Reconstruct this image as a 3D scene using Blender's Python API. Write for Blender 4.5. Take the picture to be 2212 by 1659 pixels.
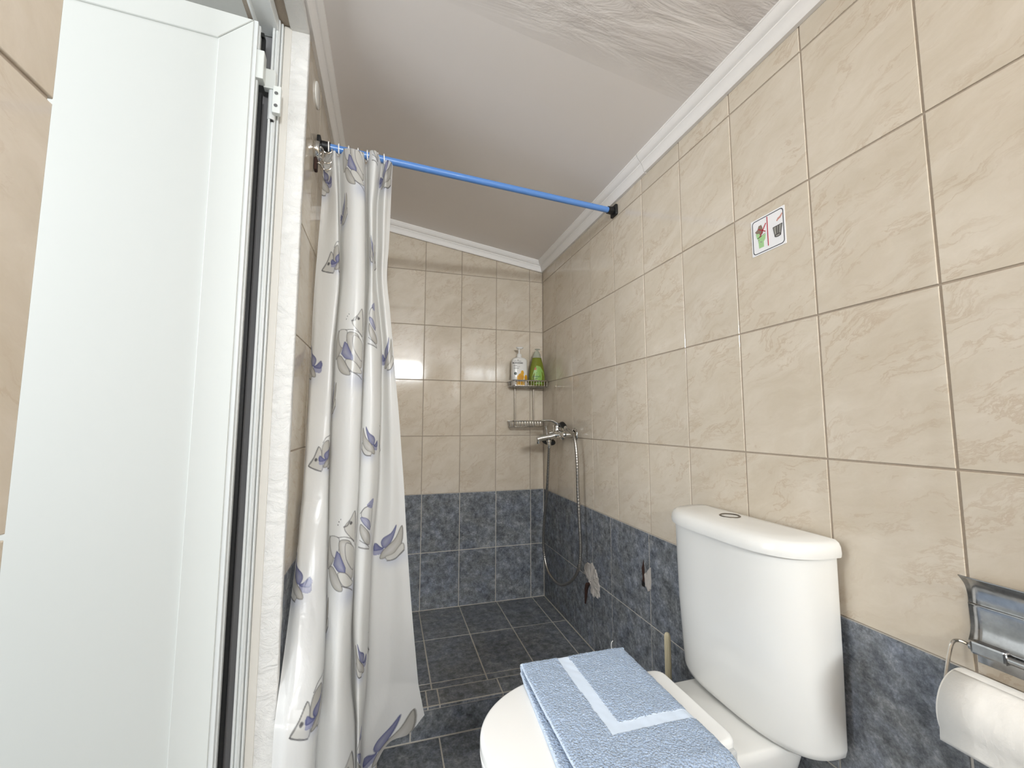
import bpy, bmesh, math, random
import numpy as np
from mathutils import Vector, Matrix, noise
for o in list(bpy.data.objects): bpy.data.objects.remove(o)
SC = bpy.context.scene; COL = SC.collection
random.seed(7)
R = math.radians

# ------------------------------------------------------------------ camera
cam = bpy.data.cameras.new('camera'); cam.sensor_fit = 'HORIZONTAL'; cam.sensor_width = 36.0; cam.lens = 14.657
cam.clip_start = 0.02
camo = bpy.data.objects.new('camera', cam); COL.objects.link(camo)
camo.location = (-0.8427, -2.2170, 1.0393)
YAW, PIT, ROL = 0.2884, 0.0915, -0.0011
camo.rotation_euler = (Matrix.Rotation(-YAW, 3, 'Z') @ Matrix.Rotation(math.pi/2 + PIT, 3, 'X') @ Matrix.Rotation(-ROL, 3, 'Z')).to_euler()
SC.camera = camo
# ------------------------------------------------------------------ world, sun-less open sky, daylight through window and doorway, plus an added side fill
W = bpy.data.worlds.new('sky'); SC.world = W; W.use_nodes = True
bgn = W.node_tree.nodes['Background']; bgn.inputs[0].default_value = (0.90, 0.95, 1.0, 1); bgn.inputs[1].default_value = 0.9
def area(name, loc, rot, sx, sy, energy, col):
    l = bpy.data.lights.new(name, 'AREA'); l.shape = 'RECTANGLE'; l.size = sx; l.size_y = sy; l.energy = energy; l.color = col
    o = bpy.data.objects.new(name, l); COL.objects.link(o); o.location = loc; o.rotation_euler = rot
    return o
# daylight standing in the window opening behind the camera
area('window_daylight', (-0.66, -4.47, 1.835), (R(87), 0, 0), 0.58, 0.20, 62, (0.92, 0.97, 1.0))
# daylight outside the open door
area('doorway_daylight', (-2.80, -2.15, 1.70), (R(80), 0, R(-82)), 1.4, 1.7, 40, (0.95, 0.98, 1.0))
# fill lamp in an added right-wall opening behind the camera, brightens the left wall
area('side_fill_light', (0.13, -3.20, 1.60), (R(90), 0, R(90)), 0.62, 0.52, 24, (0.97, 0.98, 1.0))
SC.view_settings.view_transform = 'Standard'; SC.view_settings.look = 'None'
SC.view_settings.gamma = 1.0; SC.view_settings.use_curve_mapping = False
SC.view_settings.exposure = 0.0

# ------------------------------------------------------------------ materials
def s2l(c):
    return tuple((x/12.92 if x <= .04045 else ((x+.055)/1.055)**2.4) for x in [v/255 for v in c])
class NT:
    def __init__(s, name):
        s.m = bpy.data.materials.new(name); s.m.use_nodes = True; s.t = s.m.node_tree
        s.b = s.t.nodes['Principled BSDF']; s.out = s.t.nodes['Material Output']
    def n(s, typ, **kw):
        x = s.t.nodes.new(typ)
        for k, v in kw.items():
            if k.startswith('i_'):
                x.inputs[int(k[2:]) if k[2:].isdigit() else k[2:]].default_value = v
            else: setattr(x, k, v)
        return x
    def l(s, a, b): s.t.links.new(a, b)
    def mix(s, fac, a, b, blend='MIX'):
        x = s.n('ShaderNodeMix', data_type='RGBA', blend_type=blend)
        for sock, v in ((x.inputs[0], fac), (x.inputs[6], a), (x.inputs[7], b)):
            if hasattr(v, 'is_output'): s.l(v, sock)
            else: sock.default_value = v if not isinstance(v, tuple) else (*v[:3], 1)
        return x.outputs[2]
    def ramp(s, fac, stops):
        r = s.n('ShaderNodeValToRGB'); s.l(fac, r.inputs[0]); e = r.color_ramp.elements
        while len(e) < len(stops): e.new(.5)
        for el, (p, c) in zip(e, stops):
            el.position = p; el.color = (*c[:3], 1) if isinstance(c, tuple) else (c, c, c, 1)
        return r.outputs[0]
    def noise(s, vec, scale, detail=4, rough=.55, dist=0.0):
        x = s.n('ShaderNodeTexNoise'); x.inputs['Scale'].default_value = scale; x.inputs['Detail'].default_value = detail
        x.inputs['Roughness'].default_value = rough; x.inputs['Distortion'].default_value = dist
        if vec is not None: s.l(vec, x.inputs['Vector'])
        return x.outputs['Fac']
    def bump(s, h, strength, dist=.001, nrm=None):
        x = s.n('ShaderNodeBump'); x.inputs['Strength'].default_value = strength; x.inputs['Distance'].default_value = dist
        s.l(h, x.inputs['Height'])
        if nrm is not None: s.l(nrm, x.inputs['Normal'])
        s.l(x.outputs[0], s.b.inputs['Normal']); return x.outputs[0]
    def pos(s, rnd=True, rot=(0, 0, 0), scale=(1, 1, 1)):
        g = s.n('ShaderNodeNewGeometry'); v = g.outputs['Position']
        if rnd:
            oi = s.n('ShaderNodeObjectInfo'); ml = s.n('ShaderNodeMath', operation='MULTIPLY', i_1=37.0); s.l(oi.outputs['Random'], ml.inputs[0])
            ad = s.n('ShaderNodeVectorMath', operation='ADD'); s.l(v, ad.inputs[0]); s.l(ml.outputs[0], ad.inputs[1]); v = ad.outputs[0]
        mp = s.n('ShaderNodeMapping'); mp.inputs['Rotation'].default_value = rot; mp.inputs['Scale'].default_value = scale
        s.l(v, mp.inputs[0]); return mp.outputs[0]
def simple(name, col, rough=.4, metal=0.0, nstr=0.0, nscale=60, lin=False, coat=0, var=.0):
    t = NT(name); c = col if lin else s2l(col); t.b.inputs['Roughness'].default_value = rough; t.b.inputs['Metallic'].default_value = metal
    v = t.pos(False); nz = t.noise(v, nscale, 5)
    d = tuple(x*(1-var) for x in c)
    t.l(t.mix(nz, c, d), t.b.inputs['Base Color'])
    if nstr: t.bump(nz, nstr, .002)
    if coat: t.b.inputs['Coat Weight'].default_value = coat; t.b.inputs['Coat Roughness'].default_value = .05
    return t.m

def beige_tile():
    t = NT('beige_marbled_tile'); v = t.pos(True, (.55, .55, .2), (1, .8, 1))
    wn = t.n('ShaderNodeTexNoise'); wn.inputs['Scale'].default_value = 9; wn.inputs['Detail'].default_value = 6; t.l(v, wn.inputs['Vector'])
    mv = t.n('ShaderNodeVectorMath', operation='MULTIPLY_ADD'); t.l(wn.outputs['Color'], mv.inputs[0]); mv.inputs[1].default_value = (.10, .10, .10); t.l(v, mv.inputs[2])
    mp = t.n('ShaderNodeMapping'); mp.inputs['Scale'].default_value = (10, 7, 24); t.l(mv.outputs[0], mp.inputs[0])
    nv = t.noise(mp.outputs[0], 1.0, 9, .66)
    veins = t.ramp(nv, [(.455, 0.0), (.490, 1.0), (.498, 1.0), (.513, 0.0)])
    msk = t.ramp(t.noise(v, 9, 4), [(.40, 0.0), (.60, 1.0)])
    mm = t.n('ShaderNodeMath', operation='MULTIPLY'); t.l(veins, mm.inputs[0]); t.l(msk, mm.inputs[1])
    mm2 = t.n('ShaderNodeMath', operation='MULTIPLY', i_1=.34); t.l(mm.outputs[0], mm2.inputs[0])
    cloud = t.ramp(t.noise(mp.outputs[0], .7, 9, .7), [(.32, 0.0), (.68, 1.0)])
    base = t.mix(cloud, s2l((206, 194, 175)), s2l((221, 211, 196)))
    oi = t.n('ShaderNodeObjectInfo'); r = t.ramp(oi.outputs['Random'], [(0, .94), (1, 1.0)])
    base = t.mix(1.0, base, r, 'MULTIPLY')
    t.l(t.mix(mm2.outputs[0], base, s2l((172, 144, 112))), t.b.inputs['Base Color'])
    t.b.inputs['Roughness'].default_value = .075
    t.bump(t.noise(v, 14, 3), .06, .002)
    return t.m
def blue_tile(dark=1.0, name='slate_blue_tile', rough=.26):
    t = NT(name); v = t.pos(True)
    wn = t.n('ShaderNodeTexNoise'); wn.inputs['Scale'].default_value = 22; wn.inputs['Detail'].default_value = 6; t.l(v, wn.inputs['Vector'])
    mv = t.n('ShaderNodeVectorMath', operation='MULTIPLY_ADD'); t.l(wn.outputs['Color'], mv.inputs[0]); mv.inputs[1].default_value = (.012, .012, .012); t.l(v, mv.inputs[2])
    a = t.noise(mv.outputs[0], 34, 10, .76); b = t.noise(mv.outputs[0], 150, 8, .75)
    ad = t.n('ShaderNodeMath', operation='MULTIPLY_ADD', i_1=.45); t.l(b, ad.inputs[0]); t.l(a, ad.inputs[2])
    lum = t.ramp(ad.outputs[0], [(.50, s2l((60, 62, 65))), (.66, s2l((102, 106, 111))), (.78, s2l((130, 134, 140))), (.94, s2l((174, 178, 182)))])
    tint = t.ramp(t.noise(v, 11, 5, .6, .5), [(.36, (1.02, 1.0, .95)), (.50, (.99, .995, 1.0)), (.68, (.95, .98, 1.07))])
    c = t.mix(1.0, lum, tint, 'MULTIPLY')
    t.l(t.mix(1.0, c, (dark,)*3, 'MULTIPLY'), t.b.inputs['Base Color'])
    t.b.inputs['Roughness'].default_value = rough
    t.bump(b, .12, .001)
    return t.m
M = {}
M['beige'] = beige_tile(); M['blue'] = blue_tile(); M['bluefloor'] = blue_tile(.92, 'slate_blue_floor_tile', .36)
M['grout'] = simple('beige_grout', (182, 168, 152), .9, nstr=.3, nscale=200, var=.25)
M['grout_blue'] = simple('grey_grout', (206, 201, 192), .9, nstr=.3, nscale=200, var=.25)
M['ceramic'] = simple('white_glazed_ceramic', (232, 232, 229), .12, nscale=4, var=.02)
M['lidplastic'] = simple('white_seat_plastic', (252, 252, 250), .22, nscale=4, var=.01)
M['lacquer'] = simple('white_lacquered_aluminium', (219, 222, 218), .3, nscale=30, var=.01, nstr=.02)
M['framewhite'] = simple('white_frame_profile', (226, 229, 228), .28, nscale=30, var=.02)
M['black'] = simple('black_rubber', (14, 14, 15), .5)
M['chrome'] = simple('polished_chrome', (214, 214, 212), .09, 1.0, nscale=25, var=.08)
M['chrome_worn'] = simple('spotted_chrome', (196, 197, 198), .2, 1.0, nstr=.05, nscale=120, var=.45)
M['wire'] = simple('chromed_wire', (190, 188, 184), .18, 1.0)
M['bluerod'] = simple('blue_coated_tube', (92, 140, 208), .3, coat=.3)
M['cornice'] = simple('white_cornice_paint', (244, 241, 238), .5, nstr=.1, nscale=90, var=.04)
M['paper'] = simple('white_toilet_paper', (246, 245, 241), .9, nstr=.7, nscale=55, var=.05)
M['cream'] = simple('cream_plastic', (205, 196, 168), .4)
M['greyplaster'] = simple('grey_outdoor_render', (150, 150, 148), .9, nstr=.3, var=.1)
M['outwhite'] = simple('white_outdoor_render', (222, 224, 218), .8, nstr=.2, var=.05)
M['rust'] = simple('rusty_dirt', (62, 38, 30), .9, nstr=.6, nscale=90, var=.5)
M['hole'] = simple('dark_hole', (16, 13, 12), .95)
M['patch'] = simple('torn_plaster', (196, 190, 184), .9, nstr=.9, nscale=130, var=.2)
M['pipe'] = simple('pale_plastic_pipe', (188, 178, 156), .4)
def ceiling_mat():
    t = NT('ceiling_paint'); v = t.pos(False)
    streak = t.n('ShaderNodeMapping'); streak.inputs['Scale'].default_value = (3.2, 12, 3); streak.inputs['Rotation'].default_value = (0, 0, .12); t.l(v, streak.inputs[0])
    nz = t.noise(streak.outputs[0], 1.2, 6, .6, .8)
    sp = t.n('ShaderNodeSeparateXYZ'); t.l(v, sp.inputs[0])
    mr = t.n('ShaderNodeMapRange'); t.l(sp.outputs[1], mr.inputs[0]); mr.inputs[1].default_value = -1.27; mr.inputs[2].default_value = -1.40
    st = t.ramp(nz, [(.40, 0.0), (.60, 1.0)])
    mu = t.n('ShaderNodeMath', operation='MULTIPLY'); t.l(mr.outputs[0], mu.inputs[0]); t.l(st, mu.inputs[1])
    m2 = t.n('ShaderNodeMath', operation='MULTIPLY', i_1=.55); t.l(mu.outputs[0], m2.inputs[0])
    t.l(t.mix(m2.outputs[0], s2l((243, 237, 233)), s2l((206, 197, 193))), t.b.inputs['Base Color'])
    t.b.inputs['Roughness'].default_value = .42
    h = t.n('ShaderNodeMath', operation='MULTIPLY'); t.l(nz, h.inputs[0]); t.l(mr.outputs[0], h.inputs[1])
    t.bump(h.outputs[0], .5, .02)
    return t.m
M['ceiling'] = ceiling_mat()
M['sealant'] = simple('beige_painted_bead', (218, 214, 206), .6, nstr=.1)
def plaster_mat():
    t = NT('white_painted_plaster'); v = t.pos(False)
    mp = t.n('ShaderNodeMapping'); mp.inputs['Scale'].default_value = (20, 20, 26); t.l(v, mp.inputs[0])
    a = t.noise(mp.outputs[0], 1.6, 8, .65, 1.2)
    t.l(t.mix(a, s2l((240, 239, 236)), s2l((226, 224, 219))), t.b.inputs['Base Color'])
    t.b.inputs['Roughness'].default_value = .6
    t.bump(a, .8, .008)
    return t.m
M['plaster'] = plaster_mat()
def curtain_mat():
    t = NT('printed_vinyl_curtain')
    at = t.n('ShaderNodeAttribute'); at.attribute_name = 'print'
    c = at.outputs['Color']; t.l(c, t.b.inputs['Base Color']); t.b.inputs['Roughness'].default_value = .26
    v = t.pos(False)
    mp = t.n('ShaderNodeMapping'); mp.inputs['Scale'].default_value = (1, 1, .45); t.l(v, mp.inputs[0])
    t.bump(t.noise(mp.outputs[0], 26, 5, .55, .8), .26, .006)
    tr = t.n('ShaderNodeBsdfTranslucent'); t.l(c, tr.inputs[0])
    mx = t.n('ShaderNodeMixShader'); mx.inputs[0].default_value = .36
    t.l(t.b.outputs[0], mx.inputs[1]); t.l(tr.outputs[0], mx.inputs[2]); t.l(mx.outputs[0], t.out.inputs[0])
    return t.m
M['curtain'] = curtain_mat()
def towel_mat():
    t = NT('light_blue_terry'); at = t.n('ShaderNodeAttribute'); at.attribute_name = 'band'
    v = t.pos(False)
    vo = t.n('ShaderNodeTexVoronoi'); vo.inputs['Scale'].default_value = 260; t.l(v, vo.inputs['Vector'])
    nz = t.noise(v, 210, 4, .7, .6)
    ad = t.n('ShaderNodeMath', operation='SUBTRACT'); t.l(nz, ad.inputs[0]); t.l(vo.outputs['Distance'], ad.inputs[1])
    inv = t.n('ShaderNodeMath', operation='SUBTRACT', i_0=1.0); t.l(at.outputs['Fac'], inv.inputs[1])
    hh = t.n('ShaderNodeMath', operation='MULTIPLY'); t.l(ad.outputs[0], hh.inputs[0]); t.l(inv.outputs[0], hh.inputs[1])
    pile = t.ramp(ad.outputs[0], [(-.0, s2l((192, 215, 247))), (.42, s2l((218, 235, 255)))])
    t.l(t.mix(at.outputs['Fac'], pile, s2l((220, 235, 254))), t.b.inputs['Base Color'])
    t.b.inputs['Roughness'].default_value = .95; t.b.inputs['Sheen Weight'].default_value = .3
    t.bump(hh.outputs[0], 1.0, .006)
    return t.m
M['towel'] = towel_mat()
def clear_plastic(name, col, alpha_mix=.5, rough=.1):
    t = NT(name); c = s2l(col); t.l(t.mix(t.noise(t.pos(False), 20), c, tuple(x*.95 for x in c)), t.b.inputs['Base Color'])
    t.b.inputs['Roughness'].default_value = rough; t.b.inputs['Transmission Weight'].default_value = alpha_mix; t.b.inputs['IOR'].default_value = 1.3
    return t.m

# ------------------------------------------------------------------ object helpers
def link(name, me, mat=None, parent=None):
    o = bpy.data.objects.new(name, me); COL.objects.link(o)
    if mat is not None and me is not None and not me.materials: me.materials.append(M[mat] if isinstance(mat, str) else mat)
    if parent is not None: o.parent = parent
    return o
def thing(name, label, cat, loc=(0, 0, 0), group=None, kind=None):
    o = bpy.data.objects.new(name, None); COL.objects.link(o); o.location = loc; o.empty_display_size = .05
    if label: o['label'] = label
    if cat: o['category'] = cat
    if group: o['group'] = group
    if kind: o['kind'] = kind
    return o
def mesh(name, verts, faces, smooth=False):
    me = bpy.data.meshes.new(name); me.from_pydata([tuple(v) for v in verts], [], faces)
    if smooth: me.polygons.foreach_set('use_smooth', [True]*len(me.polygons))
    me.update(); return me
class B:
    """collects solids and builds one mesh object; off is subtracted so parts sit relative to their thing's base"""
    def __init__(s, off=(0, 0, 0)): s.v = []; s.f = []; s.off = Vector(off); s.sm = []
    def add(s, vs, fs, smooth=False):
        k = len(s.v); s.v += [Vector(v) - s.off for v in vs]; s.f += [[i+k for i in f] for f in fs]; s.sm += [smooth]*len(fs); return s
    def box(s, x0, x1, y0, y1, z0, z1, bev=0.0):
        if bev <= 0:
            return s.add([(x0,y0,z0),(x1,y0,z0),(x1,y1,z0),(x0,y1,z0),(x0,y0,z1),(x1,y0,z1),(x1,y1,z1),(x0,y1,z1)],
                  [[0,3,2,1],[4,5,6,7],[0,1,5,4],[1,2,6,5],[2,3,7,6],[3,0,4,7]])
        bm = bmesh.new(); bmesh.ops.create_cube(bm, size=1)
        for v in bm.verts: v.co = Vector(((x0+x1)/2 + v.co.x*(x1-x0), (y0+y1)/2 + v.co.y*(y1-y0), (z0+z1)/2 + v.co.z*(z1-z0)))
        bmesh.ops.bevel(bm, geom=bm.edges[:], offset=bev, segments=2, profile=.6, affect='EDGES')
        bm.verts.index_update(); s.add([v.co.copy() for v in bm.verts], [[v.index for v in f.verts] for f in bm.faces]); bm.free(); return s
    def tube(s, pts, r, n=10, cap=True):
        pts = [Vector(p) for p in pts]; rs = r if isinstance(r, (list, tuple)) else [r]*len(pts)
        vs = []; t0 = (pts[1]-pts[0]).normalized(); up = Vector((0,0,1)) if abs(t0.z) < .9 else Vector((1,0,0))
        nrm = (up - t0*up.dot(t0)).normalized()
        for i, p in enumerate(pts):
            t = ((pts[min(i+1, len(pts)-1)] - pts[max(i-1, 0)])).normalized()
            nrm = (nrm - t*nrm.dot(t)).normalized(); bi = t.cross(nrm)
            for k in range(n):
                a = 2*math.pi*k/n; vs.append(p + (nrm*math.cos(a) + bi*math.sin(a))*rs[i])
        fs = [[i*n+k, i*n+(k+1) % n, (i+1)*n+(k+1) % n, (i+1)*n+k] for i in range(len(pts)-1) for k in range(n)]
        if cap: fs += [list(range(n))[::-1], [(len(pts)-1)*n+k for k in range(n)]]
        return s.add(vs, fs, True)
    def lathe(s, prof, origin, axis='z', n=24, sx=1.0, sy=1.0):
        """prof: (radius, height) pairs"""
        o = Vector(origin); vs = []
        for (r, h) in prof:
            for k in range(n):
                a = 2*math.pi*k/n; c, d = r*math.cos(a)*sx, r*math.sin(a)*sy
                vs.append(o + (Vector((c, d, h)) if axis == 'z' else Vector((h, c, d)) if axis == 'x' else Vector((d, h, c))))
        m = len(prof)
        fs = [[i*n+k, i*n+(k+1) % n, (i+1)*n+(k+1) % n, (i+1)*n+k] for i in range(m-1) for k in range(n)]
        fs += [list(range(n))[::-1], [(m-1)*n+k for k in range(n)]]
        return s.add(vs, fs, True)
    def loft(s, rings, cap=True, smooth=True, close=True):
        n = len(rings[0]); vs = [v for r in rings for v in r]
        fs = [[i*n+k, i*n+(k+1) % n, (i+1)*n+(k+1) % n, (i+1)*n+k] for i in range(len(rings)-1) for k in range(n if close else n-1)]
        s.add(vs, fs, smooth)
        if cap: s.add(rings[0], [list(range(n))[::-1]], smooth); s.add(rings[-1], [list(range(n))], smooth)
        return s
    def build(s, name, mat, parent=None, sharp=40, merge=True):
        me = bpy.data.meshes.new(name); me.from_pydata([tuple(v) for v in s.v], [], s.f)
        bm = bmesh.new(); bm.from_mesh(me)
        if merge: bmesh.ops.remove_doubles(bm, verts=bm.verts[:], dist=1e-5)
        bmesh.ops.recalc_face_normals(bm, faces=bm.faces[:])
        sm = any(s.sm)
        if sm:
            for f in bm.faces: f.smooth = True
            for e in bm.edges:
                if len(e.link_faces) == 2 and e.calc_face_angle(0) > R(sharp): e.smooth = False
        bm.to_mesh(me); bm.free(); me.update()
        return link(name, me, mat, parent)
def struct(o): o['kind'] = 'structure'; return o
def catmull(pts, m):
    P = [Vector(p) for p in pts]; out = []
    for i in range(len(P)-1):
        a, b, c, d = P[max(i-1, 0)], P[i], P[i+1], P[min(i+2, len(P)-1)]
        for k in range(m):
            t = k/m; out.append(.5*((2*b) + (c-a)*t + (2*a-5*b+4*c-d)*t*t + (3*b-a-3*c+d)*t**3))
    out.append(P[-1]); return out

# ------------------------------------------------------------------ measured room (metres; right wall x=0, shower back wall y=0, main floor z=0)
XL = -1.071; YF = -4.40; ZS = 0.10; YLIP = -0.726; TAN = 0.157
CZ0 = 1.905                                     # cornice foot on the right wall
ceil_z = lambda x: CZ0 + .055 + TAN*(-x)
ROWB = [0.671, 0.967, 1.260, 1.553, 1.848, 2.141]
ROWD = [-.21, 0.086, 0.379, 0.671]
VB = [-.195 - .1991*k for k in range(14)]       # beige joints on the right wall
VD = [-.190, -.381, -.572, -.771, -.976] + [-.976 - .1991*k for k in range(1, 10)]
HB = [-.080, -.277, -.473, -.669, -.866, -1.0630]

# shell
wr = struct(B().box(.0018, .12, -2.78, .12, -.12, 2.12).box(.0018, .12, YF, -2.78, -.12, 1.30).box(.0018, .12, YF, -2.78, 1.90, 2.12).box(.0018, .12, YF, -3.55, 1.30, 1.90).box(.0018, .12, -2.85, -2.78, 1.30, 1.90).build('wall_right', 'grout'))  # gap behind the camera is cut for the added side fill
wb = struct(B().box(XL-.15, .0018, .0018, .12, -.12, 2.40).build('wall_back', 'grout'))
wl = struct(B().box(XL-.14, XL-.0018, YF, -1.870, -.12, 2.40).box(XL-.14, XL-.0018, -1.093, .0018, -.12, 2.40)
            .box(XL-.14, XL-.0018, -1.870, -1.093, 2.062, 2.40).build('wall_left', 'grout'))
WIN = (-.97, -.35, 1.72, 1.95)
wf = B()
for q in ((XL-.14, .12, -.12, WIN[2]), (XL-.14, .12, WIN[3], 2.40), (XL-.14, WIN[0], WIN[2], WIN[3]), (WIN[1], .12, WIN[2], WIN[3])): wf.box(q[0], q[1], YF-.12, YF, q[2], q[3])
wf = struct(wf.build('wall_front', 'beige'))
# sloping ceiling
cz = [(x, y, ceil_z(x)) for x, y in ((.12, YF-.12), (.12, .12), (XL-.15, .12), (XL-.15, YF-.12))]
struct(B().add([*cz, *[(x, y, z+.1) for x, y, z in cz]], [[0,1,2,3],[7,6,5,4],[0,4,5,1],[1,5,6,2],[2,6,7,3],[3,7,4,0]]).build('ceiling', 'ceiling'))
fl = struct(B().box(XL-.14, .004, YF, YLIP+.0012, -.12, -.0012).build('floor', 'grout_blue'))
shf = B().box(XL-.004, .004, YLIP+.0012, .004, -.12, ZS-.0012).build('shower_floor', 'grout_blue', fl)
for w_ in (wr, wb, wl):                          # grey joints in the blue dado
    w_.data.materials.append(M['grout_blue'])
def dado(w_):
    bm = bmesh.new(); bm.from_mesh(w_.data)
    bmesh.ops.bisect_plane(bm, geom=bm.verts[:]+bm.edges[:]+bm.faces[:], plane_co=(0, 0, .671), plane_no=(0, 0, 1))
    for f in bm.faces: f.material_index = 1 if f.calc_center_median().z < .671 else 0
    bm.to_mesh(w_.data); bm.free()
for w_ in (wr, wb, wl): dado(w_)
fw = struct(thing('window_1', None, None, (-.66, YF-.06, 1.845))); x0, x1, z0, z1 = WIN
fb = B((-.66, YF-.06, 1.845))
for q in ((x0, x0+.02, z0, z1), (x1-.02, x1, z0, z1), (x0, x1, z0, z0+.02), (x0, x1, z1-.02, z1)): fb.box(q[0], q[1], YF-.06, YF-.03, q[2], q[3])
fb.build('window_frame', 'framewhite', fw)
fw2 = struct(thing('added_window', None, None, (.06, -3.2, 1.6))); fb = B((.06, -3.2, 1.6))  # unseen opening with frame, added only to let in the side fill
for q in ((-3.55, -3.52, 1.30, 1.90), (-2.88, -2.85, 1.30, 1.90), (-3.55, -2.85, 1.30, 1.33), (-3.55, -2.85, 1.87, 1.90)): fb.box(.03, .06, q[0], q[1], q[2], q[3])
fb.build('window_frame', 'framewhite', fw2)

# ------------------------------------------------------------------ tiles: every tile its own slab with a bevelled edge, joints recessed
def clip(poly, a, b, c):                         # keep a*u+b*v<=c
    out = []
    for i in range(len(poly)):
        p, q = poly[i], poly[(i+1) % len(poly)]; dp, dq = a*p[0]+b*p[1]-c, a*q[0]+b*q[1]-c
        if dp <= 0: out.append(p)
        if dp*dq < 0:
            t = dp/(dp-dq); out.append((p[0]+(q[0]-p[0])*t, p[1]+(q[1]-p[1])*t))
    return out
def inset(poly, d):
    n = len(poly); A = sum(poly[i][0]*poly[(i+1) % n][1]-poly[(i+1) % n][0]*poly[i][1] for i in range(n)); sg = 1 if A > 0 else -1; out = []
    for i in range(n):
        p0, p1, p2 = Vector(poly[i-1]), Vector(poly[i]), Vector(poly[(i+1) % n])
        e1, e2 = (p1-p0).normalized(), (p2-p1).normalized()
        n1, n2 = Vector((-e1.y, e1.x))*sg, Vector((-e2.y, e2.x))*sg
        m = n1+n2; k = d/max(.25, 1+n1.dot(n2)); out.append((p1.x+m.x*k, p1.y+m.y*k))
    return out
def tile(parent, mat, poly, fr, g=.0018, th=.0055, bev=.0010, tilt=.0022):
    if len(poly) < 3: return
    us = [p[0] for p in poly]; vs = [p[1] for p in poly]
    if max(us)-min(us) < .012 or max(vs)-min(vs) < .012: return
    cu, cv = sum(us)/len(us), sum(vs)/len(vs); au, av = random.uniform(-tilt, tilt), random.uniform(-tilt, tilt); dz = random.uniform(-.0003, .0002)
    a = inset(poly, g); b = inset(poly, g+bev); n = len(a)
    h = lambda p, d: fr(p[0], p[1], d + dz + au*(p[0]-cu) + av*(p[1]-cv))
    V = [fr(p[0], p[1], -th) for p in a] + [h(p, -bev) for p in a] + [h(p, -bev*.3) for p in inset(poly, g+bev*.35)] + [h(p, 0) for p in b]
    F = [[r*n+i, r*n+(i+1) % n, (r+1)*n+(i+1) % n, (r+1)*n+i] for r in range(3) for i in range(n)] + [[3*n+i for i in range(n)]]
    me = mesh('tile', V, F)
    bm = bmesh.new(); bm.from_mesh(me); bmesh.ops.recalc_face_normals(bm, faces=bm.faces[:]); 
    bm.to_mesh(me); bm.free()
    o = link('tile', me, mat, parent); return o
def flipfix(o, nrm):
    me = o.data
    if me.polygons[-1].normal.dot(Vector(nrm)) < 0: me.flip_normals()
def grid(parent, mat, ul, vl, fr, nrm, clips=(), **kw):
    ul = sorted(ul); vl = sorted(vl)
    for i in range(len(ul)-1):
        for j in range(len(vl)-1):
            p = [(ul[i], vl[j]), (ul[i+1], vl[j]), (ul[i+1], vl[j+1]), (ul[i], vl[j+1])]
            for c in clips: p = clip(p, *c)
            o = tile(parent, mat, p, fr, **kw)
            if o: flipfix(o, nrm)
fr_r = lambda u, v, d: (-d, u, v)
fr_b = lambda u, v, d: (u, -d, v)
fr_l = lambda u, v, d: (XL+d, u, v)
# right wall
grid(wr, 'beige', [-.001]+VB, ROWB[:5]+[1.915], fr_r, (-1, 0, 0))
grid(wr, 'blue', [-.001]+VD, [ZS, .379, .671], fr_r, (-1, 0, 0), clips=[(-1, 0, -YLIP)], g=.0019)
grid(wr, 'blue', [YLIP]+VD[4:], [0, .086, .379, .671], fr_r, (-1, 0, 0), clips=[(1, 0, YLIP)], g=.0019)
# back wall
cl = [(-TAN, -0.0, 9), (TAN, 1, CZ0+.012)]
grid(wb, 'beige', [-.001]+HB+[XL], ROWB[:6]+[2.2], fr_b, (0, -1, 0), clips=[(TAN, 1, CZ0+.014)])
grid(wb, 'blue', [-.001]+[x+.003 for x in HB]+[XL], [ZS, .379, .671], fr_b, (0, -1, 0), g=.0019)
# left wall: shower side and the strip nearest the camera
VL = [-.001] + [-.079-.1990*k for k in range(16)]
grid(wl, 'beige', [v for v in VL if v > -1.08]+[-1.090], ROWB[:5]+[2.086], fr_l, (1, 0, 0))
grid(wl, 'blue', [v for v in VL if v > -1.08]+[-1.090], [ZS, .379, .671], fr_l, (1, 0, 0), clips=[(-1, 0, -YLIP)], g=.0019)
grid(wl, 'blue', [YLIP, -.874, -1.090], [0, .086, .379, .671], fr_l, (1, 0, 0), clips=[(1, 0, YLIP)], g=.0019)
grid(wl, 'beige', [-1.866]+[-2.06-.2*k for k in range(11)]+[YF], ROWB[:5]+[2.086], fr_l, (1, 0, 0))
grid(wl, 'blue', [-1.866]+[-2.06-.2*k for k in range(11)]+[YF], [0, .086, .379, .671], fr_l, (1, 0, 0), g=.0019)
grid(wl, 'beige', [-1.866, -1.67, -1.47, -1.27, -1.090], [2.066, 2.086], fr_l, (1, 0, 0))
# shower floor: two full rows, a narrow cut row, then the kerb strip
fr_s = lambda u, v, d: (u, v, ZS+d); fr_f = lambda u, v, d: (u, v, d); fr_k = lambda u, v, d: (u, YLIP-d, v)
SX = [-.001, -.071, -.268, -.466, -.668, -.866, XL]
grid(shf, 'bluefloor', SX, [-.001, -.294, -.602, -.638], fr_s, (0, 0, 1), tilt=.003, g=.0024)
grid(shf, 'bluefloor', [-.001, -.215, -.432, -.650, -.690, -.866, XL], [-.638, YLIP-.006], fr_s, (0, 0, 1), tilt=.003, g=.0024, th=.007)
grid(shf, 'bluefloor', [-.001, -.130, -.434, -.745, XL], [0, .091], fr_k, (0, -1, 0), tilt=.003, g=.0024)
grid(fl, 'bluefloor', [-.001, -.058, -.256, -.4535, -.651, -.849, XL], [YLIP, -1.03, -1.33, -1.63, -1.93, -2.23, -2.53, -2.83, -3.13, -3.43, -3.73, -4.03, YF], fr_f, (0, 0, 1), tilt=.003, g=.0024)

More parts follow.
